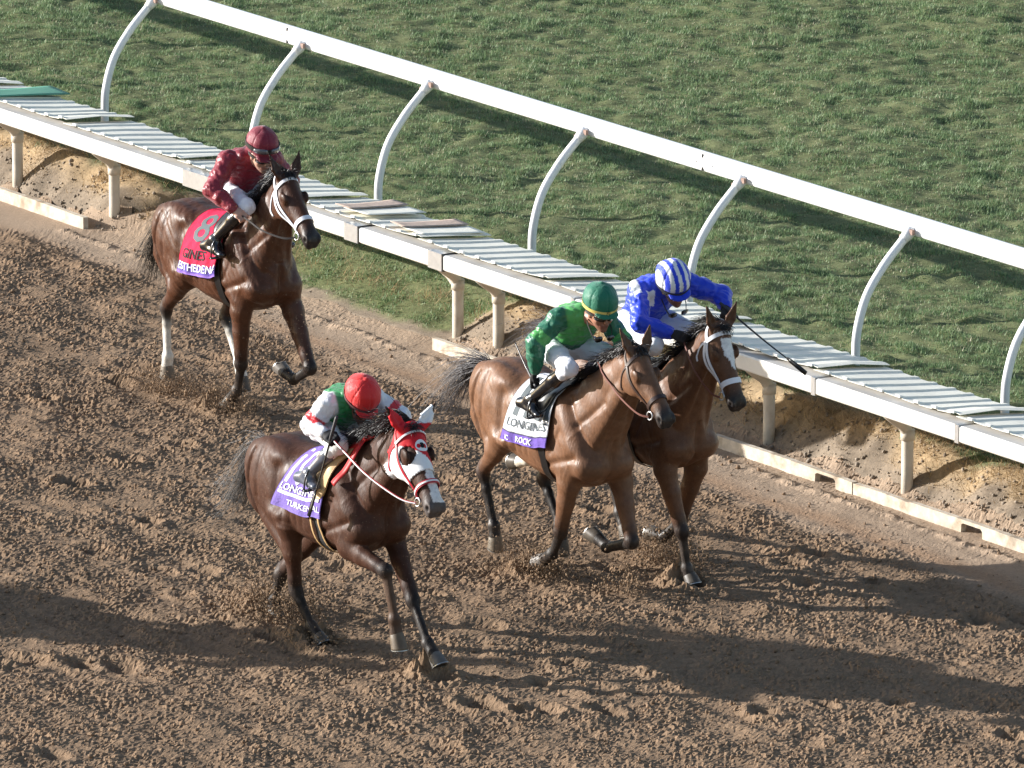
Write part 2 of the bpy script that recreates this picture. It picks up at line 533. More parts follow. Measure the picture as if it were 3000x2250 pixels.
def dirt_z(x, y):
    i = np.clip(np.searchsorted(xs, x), 0, nx - 1); j = np.clip(np.searchsorted(ys, y), 0, ny - 1)
    return Z[i, j]

# loose clods lying on the track
m_clod = mat('clod', attr=True, rough=.95, spec=.12, noise=(80, .25), bump=(160, .5, .004))
phi = (1 + 5 ** .5) / 2
ICO = np.array([(-1, phi, 0), (1, phi, 0), (-1, -phi, 0), (1, -phi, 0), (0, -1, phi), (0, 1, phi), (0, -1, -phi), (0, 1, -phi), (phi, 0, -1), (phi, 0, 1), (-phi, 0, -1), (-phi, 0, 1)]) / 1.9
ICOF = np.array([(0, 11, 5), (0, 5, 1), (0, 1, 7), (0, 7, 10), (0, 10, 11), (1, 5, 9), (5, 11, 4), (11, 10, 2), (10, 7, 6), (7, 1, 8), (3, 9, 4), (3, 4, 2), (3, 2, 6), (3, 6, 8), (3, 8, 9), (4, 9, 5), (2, 4, 11), (6, 2, 10), (8, 6, 7), (9, 8, 1)])
def clod_mesh(P, sz, name, base=(.24, .162, .105)):
    n = len(P); rg = np.random.default_rng(n)
    v = ICO[None] * (1 + rg.uniform(-.35, .35, (n, 12, 1))) * sz[:, None, None] * rg.uniform(.6, 1.2, (n, 1, 3))
    a = rg.uniform(0, 6.28, n); ca, sa = np.cos(a)[:, None], np.sin(a)[:, None]
    v = np.stack([v[..., 0] * ca - v[..., 1] * sa, v[..., 0] * sa + v[..., 1] * ca, v[..., 2]], -1) + P[:, None]
    f = ICOF[None] + 12 * np.arange(n)[:, None, None]
    col = np.repeat(np.array(base)[None] * rg.uniform(.75, 1.25, (n, 1)), 12, 0)
    return mesh_obj(name, v.reshape(-1, 3), f.reshape(-1, 3), m_clod, col=col)
k = RNG.uniform(size=(31000, 2)) * [12.4, 18.8] + [-6.2, -13.9]
tt = k @ ET[:2]
k = k[tt < np.where(RNG.uniform(size=len(tt)) < .25, .05, -.75)]
sz = .005 + .013 * RNG.uniform(size=len(k)) ** 3
cl_o = struct(clod_mesh(np.column_stack([k, dirt_z(k[:, 0], k[:, 1]) + sz * .4]), sz, 'dirt_clods'), 'stuff')
cl_o['label'] = 'loose clods scattered over the dirt track'

# ---- bank and turf ------------------------------------------------
sg = np.concatenate([-16 - np.cumsum(.06 * 1.25 ** np.arange(1, 36))[::-1], np.arange(-16, 9.0, .05), 9 + np.cumsum(.06 * 1.25 ** np.arange(1, 36))])
tg = np.concatenate([np.arange(.1, 2.4, .035), np.arange(2.4, 14, .07), 14 + np.cumsum(.08 * 1.25 ** np.arange(1, 36))])
Sg, Tg = np.meshgrid(sg, tg, indexing='ij')
def turf_z(s, t):
    u = .050 * np.abs(pn2(s / .32, t / .27)) + .014 * pn2(s / .17 + 4, t / .14 + 1) + .05 * pn2(s / 1.9, t / 1.4 + 3)
    return ht(s, t) + u * sstep(.75, 1.3, t) + .020 * np.abs(pn2(s / .05, t / .05)) * sstep(.3, .4, t) + .022 * np.abs(pn2(s / .11 + 3, t / .11)) * sstep(.3, .4, t) * (1 - sstep(.8, 1.1, t))
Zg = turf_z(Sg, Tg)
Zg -= .10 * (1 - sstep(-.06, .02, Tg - split(Sg)))
kg = (Tg > split(Sg) - .10)
def green_mask(s, t):
    g = gap(s)
    e = .80 + .13 * pn2(s / .5, t / .5) + .05 * pn2(s / .12, t / .12)
    e = e * (1 - g) + g * (split(s) + .12 + .12 * pn2(s / .3, t / .3))
    return sstep(-.06, .10, t - e)
gm = green_mask(Sg, Tg)
nz1 = pn2(Sg / .4, Tg / .4); nz2 = pn2(Sg / .06, Tg / .06)
soil = np.array([.225, .180, .135]) * (1 + .30 * nz2 + .2 * nz1)[..., None]
straw = np.array([.36, .265, .16]) * (1 + .25 * nz2)[..., None]
stm = (sstep(.50, .68, Tg + .12 * nz1) * (1 - gm) * (1 - gap(Sg)))[..., None]
gcol = np.array([.150, .165, .078]) * (1 + .3 * nz2 + .2 * nz1)[..., None]
cg = soil * (1 - stm) + straw * stm
cg = cg * (1 - gm[..., None]) + gcol * gm[..., None]
Pg = (ES[None, None] * Sg[..., None] + ET[None, None] * Tg[..., None]); Pg[..., 2] = Zg
ns, ntt = Sg.shape; vid = np.arange(ns * ntt).reshape(ns, ntt)
kq = kg[:-1, :-1] & kg[1:, :-1] & kg[1:, 1:] & kg[:-1, 1:]
F = np.stack([vid[:-1, :-1][kq], vid[1:, :-1][kq], vid[1:, 1:][kq], vid[:-1, 1:][kq]], 1)
m_turf = mat('turf_ground', attr=True, rough=.95, spec=.1, noise=(45, .3), bump=(90, .6, .01))
turf = struct(mesh_obj('turf_ground', Pg.reshape(-1, 3), F, m_turf, col=cg.reshape(-1, 3)))
turf['label'] = 'raised turf course with an eroded soil bank beside the dirt'

# grass blades
def m_blade():
    m = bpy.data.materials.new('grass_blade'); m.use_nodes = True
    nt = m.node_tree; N = nt.nodes; L = nt.links
    b = N['Principled BSDF']; b.inputs['Roughness'].default_value = .55; b.inputs['Specular IOR Level'].default_value = .3
    a = N.new('ShaderNodeVertexColor'); a.layer_name = 'col'
    tr = N.new('ShaderNodeBsdfTranslucent'); mx = N.new('ShaderNodeMixShader'); mx.inputs[0].default_value = .3
    L.new(a.outputs[0], b.inputs['Base Color']); L.new(a.outputs[0], tr.inputs[0])
    L.new(b.outputs[0], mx.inputs[1]); L.new(tr.outputs[0], mx.inputs[2]); L.new(mx.outputs[0], N['Material Output'].inputs[0])
    return m
M_BLADE = m_blade()
def blades(s, t, z, length, col, lean, wid, name, rg, bend=.35):
    n = len(s)
    base = ES[None] * s[:, None] + ET[None] * t[:, None]; base[:, 2] = z
    az = rg.uniform(0, 6.2832, n); d = np.stack([np.cos(az), np.sin(az), 0 * az], 1)
    side = np.stack([-d[:, 1], d[:, 0], 0 * az], 1)
    ln = np.clip(lean[0] + lean[1] * rg.normal(size=n), 0, 1.25)
    up = np.stack([0 * az, 0 * az, 1 + 0 * az], 1)
    mid = base + (up * np.cos(ln)[:, None] + d * np.sin(ln)[:, None]) * length[:, None] * .55
    l2 = ln + bend
    tip = mid + (up * np.cos(l2)[:, None] + d * np.sin(l2)[:, None]) * length[:, None] * .5
    w = wid * (.7 + .6 * rg.uniform(size=n))[:, None]
    v = np.stack([base - side * w / 2, base + side * w / 2, tip], 1)
    i = 3 * np.arange(n)[:, None]
    tri = i + np.array([[0, 1, 2]])
    c5 = np.repeat(col, 3, 0)
    o = mesh_obj(name, v.reshape(-1, 3), tri, M_BLADE, col=c5, smooth=False)
    return struct(o, 'stuff')
rg = np.random.default_rng(21)
NB = 1150000
bx = rg.uniform(-6.2, 6.2, NB); by = rg.uniform(-4.5, 18.5, NB)
bs = bx * ES[0] + by * ES[1]; bt = bx * ET[0] + by * ET[1]
g = green_mask(bs, bt)
tuft = pn2(bs / .30, bt / .24); tuft2 = pn2(bs / .9 + 5, bt / .8); fine = pn2(bs / .10, bt / .09)
ok = (bt > .35) & (rg.uniform(size=NB) < g * np.clip(.68 + .6 * tuft + .25 * tuft2, .34, 1))
bs, bt, tuft, tuft2, fine = bs[ok], bt[ok], tuft[ok], tuft2[ok], fine[ok]
n = len(bs)
length = np.clip(.027 + .030 * tuft + .012 * tuft2 + .010 * fine, .014, .10) * rg.uniform(.7, 1.3, n)
gA = np.array([.165, .250, .112]); gB = np.array([.255, .335, .168]); gS = np.array([.42, .385, .255]); gD = np.array([.075, .140, .058])
r1 = rg.uniform(size=n)
mixv = np.clip(.35 + .5 * tuft2 + .35 * fine + .25 * rg.normal(size=n), 0, 1)[:, None]
col = gA * (1 - mixv) + gB * mixv
col = np.where((r1 < .10)[:, None], gD, col)
pst = np.clip(.11 - .33 * tuft + .18 * pn2(bs / 1.3 + 2, bt / .7), .03, .6)
col = np.where((rg.uniform(size=n) < pst)[:, None], gS * rg.uniform(.7, 1.15, (n, 1)), col)
go = blades(bs, bt, turf_z(bs, bt) - .004, length, col, (.42, .28), .0085, 'grass', rg)
go['label'] = 'short green turf grass with straw coloured blades'
# dry grass over the bank
n = 60000
bs = rg.uniform(-13, 8.5, n); bt = rg.uniform(.42, 1.0, n)
ok = (rg.uniform(size=n) < sstep(.45, .75, bt + .15 * pn2(bs / .4, bt / .4)) * (1 - .75 * gap(bs)) * (1 - .75 * sstep(.85, 1.0, bt)) * np.clip(.55 + .9 * pn2(bs / .5 + 2, bt / .3), 0, 1))
bs, bt = bs[ok], bt[ok]; n = len(bs)
col = np.array([.47, .34, .19]) * rg.uniform(.6, 1.25, (n, 1)) * np.array([1, 1, 1]) + rg.uniform(-.02, .03, (n, 1))
dg_ = blades(bs, bt, turf_z(bs, bt), rg.uniform(.05, .16, n), np.clip(col, .02, 1), (.75, .3), .006, 'dry_grass', rg, .7)
dg_['label'] = 'dry tan grass hanging over the soil bank'

bk_ = rg.uniform(size=(5200, 2)) * [20, .50] + [-11.5, .24]
bk_ = bk_[gap(bk_[:, 0]) < .5]; bz = .004 + .014 * rg.uniform(size=len(bk_)) ** 3
bp_ = ES[None] * bk_[:, :1] + ET[None] * bk_[:, 1:]; bp_[:, 2] = turf_z(bk_[:, 0], bk_[:, 1]) + bz * .3
bo_ = struct(clod_mesh(bp_, bz, 'bank_clods', (.29, .24, .19)), 'stuff'); bo_['label'] = 'crumbled soil on the bank below the rail'
# ---- timber board at the foot of the rail --------------------------
m_board = mat('weathered_board', (.56, .49, .40), .85, .15, noise=(14, .25), bump=(30, .6, .005, (1, 1, 6)), var=(6, (.33, .26, .19), .46, .68))
tb = root('timber_board', 'weathered pale timber kickboard with notches along the foot of the rail', 'board', W(2, .16, 0), YAW)
def plank(s0, s1, notch=None, dz=0., dt=0.):
    zt = .090 + dz; zb = -.06; t0 = .14 + dt; t1 = .19 + dt
    outl = [(s0, zb)]
    if notch: outl += [(notch[0], zb), (notch[0] + .012, zt - .035), (notch[0] + .035, zt - .024), (notch[1] - .03, zt - .024), (notch[1] - .008, zt - .04), (notch[1], zb)]
    outl += [(s1, zb), (s1, zt - .004), ((s0 + s1) / 2, zt + .004), (s0, zt - .002)]
    m = len(outl)
    v = [(a - 2, t0 - .16, b) for a, b in outl] + [(a - 2, t1 - .16, b) for a, b in outl]
    f = [tuple(range(m)), tuple(range(2 * m - 1, m - 1, -1))] + [(i, m + i, m + (i + 1) % m, (i + 1) % m) for i in range(m)]
    return mesh_obj('plank', v, f, m_board, tb, smooth=False)
for a, b, nt_, dz, dt in [(-1.36, .72, None, .004, 0), (.725, 2.55, (2.08, 2.36), 0, .004), (2.555, 4.42, (3.93, 4.21), .006, -.003), (4.425, 5.14, None, -.004, .003),
                          (5.145, 6.9, (5.80, 6.08), .003, 0), (6.905, 9.2, (7.7, 7.98), -.002, .003)]:
    plank(a, b, nt_, dz, dt)
tb2 = root('timber_board', 'short timber kickboard left of the gap at the far end of the rail', 'board', W(-8, .16, 0), YAW)
_tb, tb = tb, tb2
def shift(o, ds):
    for q in o.data.vertices: q.co.x += ds
shift(plank(-8.6, -6.74, None, .01, .0), 10); shift(plank(-10.6, -8.605, None, 0, .004), 10); shift(plank(-13.5, -10.605, None, .004, .0), 10)

# ---- safety rail with its cover panels ------------------------------
m_white = mat('white_beam', (.78, .76, .70), .38, .45, noise=(6, .05), var=(3.5, (.62, .56, .46), .55, .9))
m_beamtop = mat('grimy_beam_top', (.50, .48, .45), .6, .3, noise=(10, .15), var=(5, (.33, .30, .27), .5, .75))
m_alu = mat('aluminium', (.62, .62, .62), .35, .5, metal=.85, noise=(20, .12), bump=(60, .15, .002))
m_pvc = mat('beige_pipe', (.60, .54, .45), .5, .4, noise=(9, .12), var=(6, (.46, .37, .27), .55, .8))
m_panel = mat('cover_panel', (.80, .775, .67), .55, .4, noise=(5, .07), var=(4, (.70, .67, .58), .56, .8))
m_dark = mat('dark_slot', (.05, .045, .04), .7, .3)
sr = root('safety_rail', 'low white safety rail on beige posts with corrugated cover panels', 'rail', W(0, .3, 0), YAW)
def L(s, t, z): return np.array([s, t - .3, z])
I3 = np.eye(3)
ZB, ZT = .665, .795
def beam(s0, s1):
    t0, t1 = .17, .36; c_ = .012
    prof = [(t0, ZB + c_), (t0 + c_, ZB), (t1, ZB), (t1, ZT - .004), (t0 + c_, ZT), (t0, ZT - c_)]
    v = [L(s, a, b) for s in (s0, s1) for a, b in prof]; m = 6
    f = [tuple(range(m))[::-1], tuple(range(m, 2 * m))] + [(i, (i + 1) % m, m + (i + 1) % m, m + i) for i in range(m)]
    o = mesh_obj('beam_section', v, f, m_white, sr, smooth=False)
    o.data.materials.append(m_beamtop); o.data.polygons[5].material_index = 1
    return o
joints = [-12.6, -8.95, -4.86, -2.54, -1.30, 0.62, 3.88, 5.72, 9.0]
for a, b in zip(joints, joints[1:]): beam(a + .006, b - .006)
for i, j in enumerate(joints[1:-1]):
    w = [.05, .20, .10, .10, .02, .025, .025][i % 7]
    v, f = box(L(j - w * .6, .262, (ZB + ZT) / 2), I3, (w, .098, .071))
    mesh_obj('joint_sleeve', v, f, m_alu, sr, smooth=False)
    if w > .05:
        v, f = box(L(j + w * .4 + .006, .262, (ZB + ZT) / 2), I3, (.007, .099, .0725)); mesh_obj('joint_gasket', v, f, m_dark, sr, smooth=False)
def post(s, lean=0.):
    A = [L(s, .43, -.12), L(s, .43, .2), L(s, .43, .46)]
    arc = [L(s, .43 - .16 * (1 - math.cos(a)), .46 + .16 * math.sin(a)) for a in np.linspace(0, R(58), 7)[1:]]
    arc += [L(s, .30, .635), L(s, .25, .675), L(s, .24, .70)]
    P = np.array(A + arc); P[:, 0] += lean * P[:, 2]
    v, f = tube(P, .047, 14); o = mesh_obj('post', v, f, m_pvc, sr)
    v, f = tube([P[2] - [0, 0, .012], P[2] + [0, 0, .07]], .055, 14); mesh_obj('coupling', v, f, m_pvc, o)
    v, f = box(L(s - .047, .415, .42), I3, (.01, .008, .012)); mesh_obj('bolt', v, f, m_dark, o, smooth=False)
for s in (-13.4, -11.6, -9.9, -8.29, -6.70, -1.42, -.83, 1.08, 2.92, 4.73, 6.55, 8.4): post(s)
v, f = tube(crom([L(-6.75, .40, .60), L(-6.55, .38, .628), L(-4.4, .37, .632), L(-1.9, .37, .63), L(-1.55, .40, .58), L(-1.44, .42, .50)], 6), .042, 12)
mesh_obj('support_pipe', v, f, m_pvc, sr)
# cover panels: eight trapezoid ridges each, the near end riding over the next panel
PW = .229
def panel(s0, nr, lift, twist, t0=.27, t1=.955, zf=.812, zr=.750, name='cover_panel', rg_=None):
    prof = []
    for i in range(nr):
        for q, zz in ((0, 0), (.70, 0), (.74, .012), (.94, .012)):
            prof.append((s0 + (i + q) * PW, zz))
    prof.append((s0 + nr * PW + .05, 0.0))
    tv = [t0, t0 + .012, .5 * (t0 + t1), t1 - .012, t1]
    m = len(prof); v = []; s1 = prof[-1][0]
    for layer in (0, 1):
        for a, (s, zz) in enumerate(prof):
            e = max(0, (s - (s1 - .7)) / .7) ** 2
            for tq in tv:
                u = (tq - t0) / (t1 - t0)
                z = zf + (zr - zf) * u + zz + .004 + lift * e * (1 - abs(u - .55) * twist) + .004 * math.sin(3 * s + 5 * tq)
                v.append(L(s, tq + .006 * math.sin(s * 7), z - .004 * layer))
    k = len(tv); f = []
    for a in range(m - 1):
        for b in range(k - 1):
            i = a * k + b; f.append((i, i + k, i + k + 1, i + 1)); j = i + m * k; f.append((j, j + 1, j + k + 1, j + k))
    for a in range(m - 1):
        i = a * k; j = i + m * k; f.append((i, j, j + k, i + k)); i += k - 1; j += k - 1; f.append((i, i + k, j + k, j))
    for b in range(k - 1):
        i = b; j = i + m * k; f.append((i, i + 1, j + 1, j)); i = (m - 1) * k + b; j = i + m * k; f.append((i, j, j + 1, i + 1))
    o = mesh_obj(name, v, f, m_panel, sr, smooth=False)
    for i in range(nr):                       # closed ridge ends along the track side, whitened to look sunlit
        a = s0 + (i + .66) * PW; b_ = s0 + (i + 1.0) * PW
        e = max(0, ((a + b_) / 2 - (s1 - .7)) / .7) ** 2
        zz = zf + .006 + lift * e * (1 - .55 * twist)
        vv, ff = box(L((a + b_) / 2, t0 + .001, zz + .010), I3, ((b_ - a) / 2 - .012, .010, .009))
        mesh_obj('ridge_cap', vv, ff, m_cap, o, smooth=False)
    return o
m_cap = mat('ridge_cap', (.80, .80, .75), .5, .4, noise=(20, .06))
prg = np.random.default_rng(8)
for kx in range(-7, 5):
    s0 = .06 + 1.83 * kx
    panel(s0, 8, prg.uniform(.030, .062), prg.uniform(.3, 1.3), zf=.812 + .0035 * (kx % 2) + .004, zr=.745 + .003 * (kx % 2))
# things lying on the panels
def mat_sheet(name, label, cat, s, t, z, ls, lt, mtl, rz=0., warp=.012, th=.008, thick2=.0):
    o = root(name, label, cat, W(s, t, z), YAW + rz)
    nS, nT = 8, 14; v = []
    for lay in (0, 1):
        for i in range(nS):
            for j in range(nT):
                a = (i / (nS - 1) - .5) * ls; b = (j / (nT - 1) - .5) * lt
                v.append((a * (1 + .06 * math.sin(b * 9)), b, -.10 * b + warp * math.sin(b * 7 + a * 5) * (.4 + abs(b)) + warp * .8 * (abs(b) * 2 / lt) ** 3 + th * (1 - lay)))
    f = []; M_ = nS * nT
    for i in range(nS - 1):
        for j in range(nT - 1):
            q = i * nT + j; f.append((q, q + nT, q + nT + 1, q + 1)); q += M_; f.append((q, q + 1, q + nT + 1, q + nT))
    for i in range(nS - 1):
        q = i * nT; f.append((q, q + M_, q + nT + M_, q + nT)); q += nT - 1; f.append((q, q + nT, q + nT + M_, q + M_))
    for j in range(nT - 1):
        f.append((j, j + 1, j + 1 + M_, j + M_)); q = (nS - 1) * nT + j; f.append((q, q + M_, q + 1 + M_, q + 1))
    mesh_obj('sheet', v, f, mtl, o)
    return o
m_green = mat('green_mat', (.10, .28, .20), .7, .3, noise=(20, .1))
m_ply = mat('old_board', (.46, .36, .30), .8, .2, noise=(25, .25), bump=(70, .4, .003), var=(7, (.30, .25, .20), .5, .75))
mat_sheet('rubber_mat', 'teal green mat lying over the cover panels at the far left', 'mat', -8.55, .62, .815, .34, .82, m_green)
mat_sheet('board_sheet', 'warped brownish board on the panels, farther of two', 'board', -2.98, .62, .833, .21, .60, m_ply, R(4), .010)
mat_sheet('board_sheet', 'reddish brown warped board on the panels, nearer of two', 'board', -2.12, .62, .833, .21, .62, m_ply, R(-3), .010)
m_torn = m_panel
mat_sheet('panel_scrap', 'torn grey panel scrap under the farther brown board', 'scrap', -2.80, .63, .822, .36, .58, m_torn, R(3), .006, .004)
mat_sheet('panel_scrap', 'torn grey panel scrap beside the nearer brown board', 'scrap', -1.93, .62, .822, .36, .60, m_torn, R(-2), .006, .004)

# ---- white turf rail on goosenecks ----------------------------------
m_rail = mat('white_plastic_rail', (.84, .84, .84), .35, .45, noise=(6, .05), var=(9, (.62, .60, .56), .64, .80))
m_rust = mat('rusty_bracket', (.30, .20, .16), .7, .4, noise=(40, .3))
tr = root('turf_rail', 'white plastic running rail on curved gooseneck posts above the turf', 'rail', W(0, 1.6, .4), YAW)
def L2(s, t, z): return np.array([s, t - 1.6, z - .4])
def rail(s0, s1):
    prof = []
    for a in np.linspace(0, 2 * math.pi, 20, endpoint=False):
        ca, sa = math.cos(a), math.sin(a)
        prof.append((.042 * math.copysign(abs(ca) ** .55, ca), .080 * math.copysign(abs(sa) ** .55, sa)))
    v = [L2(s, 2.13 + a, 1.49 + b) for s in (s0, s1, s0, s1) for a, b in prof]; m = 20
    f = [tuple(range(2 * m, 3 * m))[::-1], tuple(range(3 * m, 4 * m))] + [(i, (i + 1) % m, m + (i + 1) % m, m + i) for i in range(m)]
    o = mesh_obj('rail_section', v, f, m_rail, tr)
    o.data.polygons[0].use_smooth = False; o.data.polygons[1].use_smooth = False
    return o
rj = [-30, -18.6, -12.55, -6.55, -.35, 5.6, 11.5, 17]
for a, b in zip(rj, rj[1:]):
    o = rail(a + .002, b - .002)
    if -14 < a < 6:
        for dz in (.045, -.045):
            v, f = box(L2(a + .002, 2.089, 1.49 + dz * 1.2), I3, (.006, .006, .014)); mesh_obj('slot', v, f, m_dark, o, smooth=False)
        for ds in (-.11, .11):
            v, f = box(L2(a + ds, 2.088, 1.485), I3, (.035, .005, .008)); mesh_obj('bolt', v, f, m_alu, o, smooth=False)
def goose(s):
    P = crom([L2(s, 1.56, .18), L2(s, 1.56, .5), L2(s, 1.575, .72), L2(s, 1.66, .98), L2(s, 1.82, 1.20), L2(s, 1.98, 1.36), L2(s, 2.085, 1.455)], 6)
    v, f = tube(P, .035, 12); o = mesh_obj('gooseneck_post', v, f, m_rail, tr)
    e = P[-1]; d = nrm(P[-1] - P[-4])
    v, f = tube([e - d * .10, e - d * .05, e + d * .01], [.037, .046, .050], 12); mesh_obj('saddle_clamp', v, f, m_rail, o)
    v, f = box(e + [.055, -.03, .0], I3, (.020, .012, .020)); mesh_obj('bracket', v, f, m_rust, o, smooth=False)
    v, f = box(e + [-.065, -.045, -.05], I3, (.012, .012, .012)); mesh_obj('bolt', v, f, m_rust, o, smooth=False)
    return o
for s in (-15.8, -13.4, -10.9, -8.68, -6.30, -4.32, -2.02, .22, 2.50, 4.45, 6.9, 9.2): gp = goose(s) if s != -6.30 else goose(s)
v, f = tube([L2(-6.30, 1.572, .685 + i * .002) + .043 * np.array([math.cos(i * .7), math.sin(i * .7), .3 * math.sin(i * .7 + 1.5)]) for i in range(24)], .010, 6)
rope = tag(mesh_obj('yellow_tie', v + (W(0, 1.6, .4) * 0), f, mat('yellow_tie', (.62, .50, .08), .6)), 'yellow cord tied round a gooseneck post above the maroon rider', 'tie')
rope.location = W(0, 1.6, .4); rope.rotation_euler = (0, 0, YAW)

# ================================================================== horses
M_COAT = {}
def coat(name, wet_or_low):
    m = mat('coat_' + name, attr=True, rough=.56 - .12 * wet_or_low, spec=.17 + .12 * wet_or_low, noise=(34, .22), bump=(45, .45, .007, (1.4, 1.0, .4)), rvar=.15, speck=(75, (.24, .16, .10), .66, .55))
    return m
M_EYE = mat('horse_eye', (.012, .008, .006), .06, .7, coat=.6)
M_HOOF = mat('hoof_horn', attr=True, rough=.5, spec=.35, noise=(30, .25), bump=(40, .3, .003, (1, 1, .2)))
M_SHOE = mat('horse_shoe', (.45, .45, .44), .4, .5, metal=.9)
M_HAIRS = {}
def hairmat(c, name):
    if name not in M_HAIRS: M_HAIRS[name] = mat('hair_' + name, c, .38, .5, noise=(8, .3))
    return M_HAIRS[name]

def vnormals(v, f):
    n = np.cross(v[f[:, 2]] - v[f[:, 0]], v[f[:, 3]] - v[f[:, 1]]); N_ = np.zeros_like(v)
    for k in range(4): np.add.at(N_, f[:, k], n)
    return N_ / np.maximum(np.linalg.norm(N_, axis=1), 1e-9)[:, None]

HEADTAB = [  # a, centre, half depth, half width
    (-.045, -.075, .045, .050), (.0, -.088, .090, .080), (.06, -.112, .113, .095), (.12, -.128, .130, .101), (.19, -.131, .133, .103), (.25, -.123, .125, .096),
    (.31, -.105, .107, .081), (.37, -.088, .090, .068), (.43, -.077, .079, .062), (.49, -.072, .074, .062), (.545, -.070, .071, .064), (.585, -.072, .060, .058), (.612, -.075, .038, .042)]
EGGH = [0, -.05, -.02, .06, .14, .18, .16, .05, -.05, -.08, -.05, 0, 0]

def build_horse(spec):
    J = {k: np.array(v, float) for k, v in spec['J'].items()}
    zo, pit = spec['zo'], spec['pitch']
    B = np.array(spec['coat']); Bd = B * np.array(spec.get('darken', (.55, .5, .5))); BK = np.array(spec.get('black', (.016, .013, .012)))
    dz = lambda x: zo + pit * (x + .45)
    def T(x, y, z): return np.array([x, y, z + dz(x)])
    lo = np.min(np.stack([*J.values()]), 0) - .25; hi = np.max(np.stack([*J.values()]), 0) + .25
    lo[0] = min(lo[0], -1.42); hi[0] = max(hi[0], .7); lo[1] = -.48; hi[1] = .48; hi[2] += .1
    Fd = Field(lo, hi, .0105)
    # --- trunk
    tab = []
    for x, zt, zb, hw in [(-1.27, 1.34, 1.14, .05), (-1.22, 1.42, 1.08, .13), (-1.12, 1.500, 1.03, .20), (-.97, 1.545, .97, .245), (-.82, 1.545, .92, .262), (-.65, 1.505, .862, .272),
                          (-.45, 1.495, .815, .285), (-.25, 1.515, .785, .278), (-.08, 1.560, .775, .250), (.06, 1.560, .785, .238), (.18, 1.48, .81, .228), (.28, 1.37, .85, .205), (.36, 1.27, .90, .150), (.41, 1.20, .98, .07)]:
        tab.append((x, (zt + zb) / 2 + dz(x), (zt - zb) / 2, hw))
    eg = [0, 0, .0, -.02, .0, .05, .12, .18, .24, .24, .14, .0, 0, 0]
    A0 = np.array([[1., 0, 0], [0, 0, 1.], [0, -1., 0]])
    Fd.add(loft((0, 0, 0), A0, tab, eg), .03, B)
    # --- head frame
    poll, nose = J['poll'], J['nose']
    hl = np.linalg.norm(nose - poll); sc = hl / .590; poll = poll - (nose - poll) / hl * .012
    ax = (nose - poll) / hl
    lat = np.array([0, 1., 0]); lat = nrm(lat - ax * (lat @ ax)); nn = np.cross(ax, lat)
    if 'headroll' in spec:
        a = R(spec['headroll']); nn, lat = nn * math.cos(a) + lat * math.sin(a), lat * math.cos(a) - nn * math.sin(a)
    def Hd(a, c, l): return poll + (ax * a + nn * c + lat * l) * sc
    AH = np.stack([ax, nn, lat])
    # --- neck between the withers-chest line and the poll-throat line
    Wt, Ct = T(-.06, 0, 1.545), T(.33, 0, 1.00)
    Pt, Tt = Hd(-.035, -.06, 0), Hd(.15, -.235, 0)
    tops = [Wt, Wt * .70 + Pt * .30 + nn * .0 + EZ * -.012, Wt * .38 + Pt * .62 + EZ * .018, Wt * .12 + Pt * .88 + EZ * .022]
    bots = [Ct, Ct * .60 + Tt * .40, Ct * .28 + Tt * .72, Ct * .06 + Tt * .94]
    wid = [.215, .135, .094, .078]
    for i in range(3):
        c0, c1 = (tops[i] + bots[i]) / 2, (tops[i + 1] + bots[i + 1]) / 2
        h0, h1 = np.linalg.norm(tops[i] - bots[i]) / 2, np.linalg.norm(tops[i + 1] - bots[i + 1]) / 2
        up = nrm(tops[i] - bots[i] + tops[i + 1] - bots[i + 1])
        axn = nrm(c1 - c0); cs = abs(up @ np.array([axn[2], 0, -axn[0]])) if True else 1
        Fd.add(econe(c0, c1, (h0 * max(cs, .75), wid[i]), (h1 * max(cs, .75), wid[i + 1]), up), .045, B)
    # brachiocephalic muscle and jugular groove
    for s in (-1, 1):
        Fd.add(econe(T(.26, .135 * s, 1.14), Hd(.14, -.16, .045 * s), (.085, .042), (.05, .028), (0, 0, 1)), .035, B)
    # --- shoulders, chest, haunches
    for s in (-1, 1):
        Fd.add(ell(T(.10, .180 * s, 1.22), (.30, .135, .060), axes((.62, .05 * s, -.78), (.78, 0, .62))), .045, B)
        Fd.add(ell(T(.02, .185 * s, 1.03), (.19, .125, .062), axes((.75, 0, -.66), (.66, 0, .75))), .04, B)
        Fd.add(ell(T(.300, .105 * s, 1.01), (.125, .145, .115)), .05, B)
        Fd.add(ell(T(-.90, .135 * s, 1.30), (.30, .235, .118), axes((1, 0, .12), (0, 0, 1))), .05, B)
        Fd.add(ell(T(-1.07, .105 * s, 1.22), (.135, .27, .095), axes((1, 0, .2), (-.15, 0, 1))), .05, B)
        Fd.add(ell(T(-.70, .150 * s, 1.425), (.10, .07, .05)), .09, B)       # point of hip
        Fd.add(ell(T(-.62, .20 * s, 1.02), (.15, .11, .06)), .06, B)           # flank
    # --- limbs
    hoof_parts = []
    def stock(name): return np.array(spec.get('socks', {}).get(name, BK))
    for nm, s in (('R', -1), ('L', 1)):
        E, K, Ft, Co, To = J['elb' + nm], J['kne' + nm], J['fet' + nm], J['cor' + nm], J['toe' + nm]
        fwd = np.array([1., 0, 0])
        So = T(.17, .150 * s, 1.13)
        Fd.add(econe(So, E, (.165, .092), (.098, .076), fwd), .05, B)
        m1 = E * .62 + K * .38; m2 = E * .22 + K * .78
        Fd.add(econe(E, m1, (.098, .074), (.076, .060), fwd), .03, B)
        Fd.add(econe(m1, m2, (.078, .062), (.056, .049), fwd), .02, B * .8 + Bd * .2)
        ku = nrm(K - E); cu = nrm(Ft - K)
        Fd.add(econe(m2, K - ku * .02, (.055, .049), (.054, .051), fwd), .02, BK * .6 + Bd * .4)
        bis = nrm(np.cross(np.array([0, 1., 0]), nrm(ku + cu)))
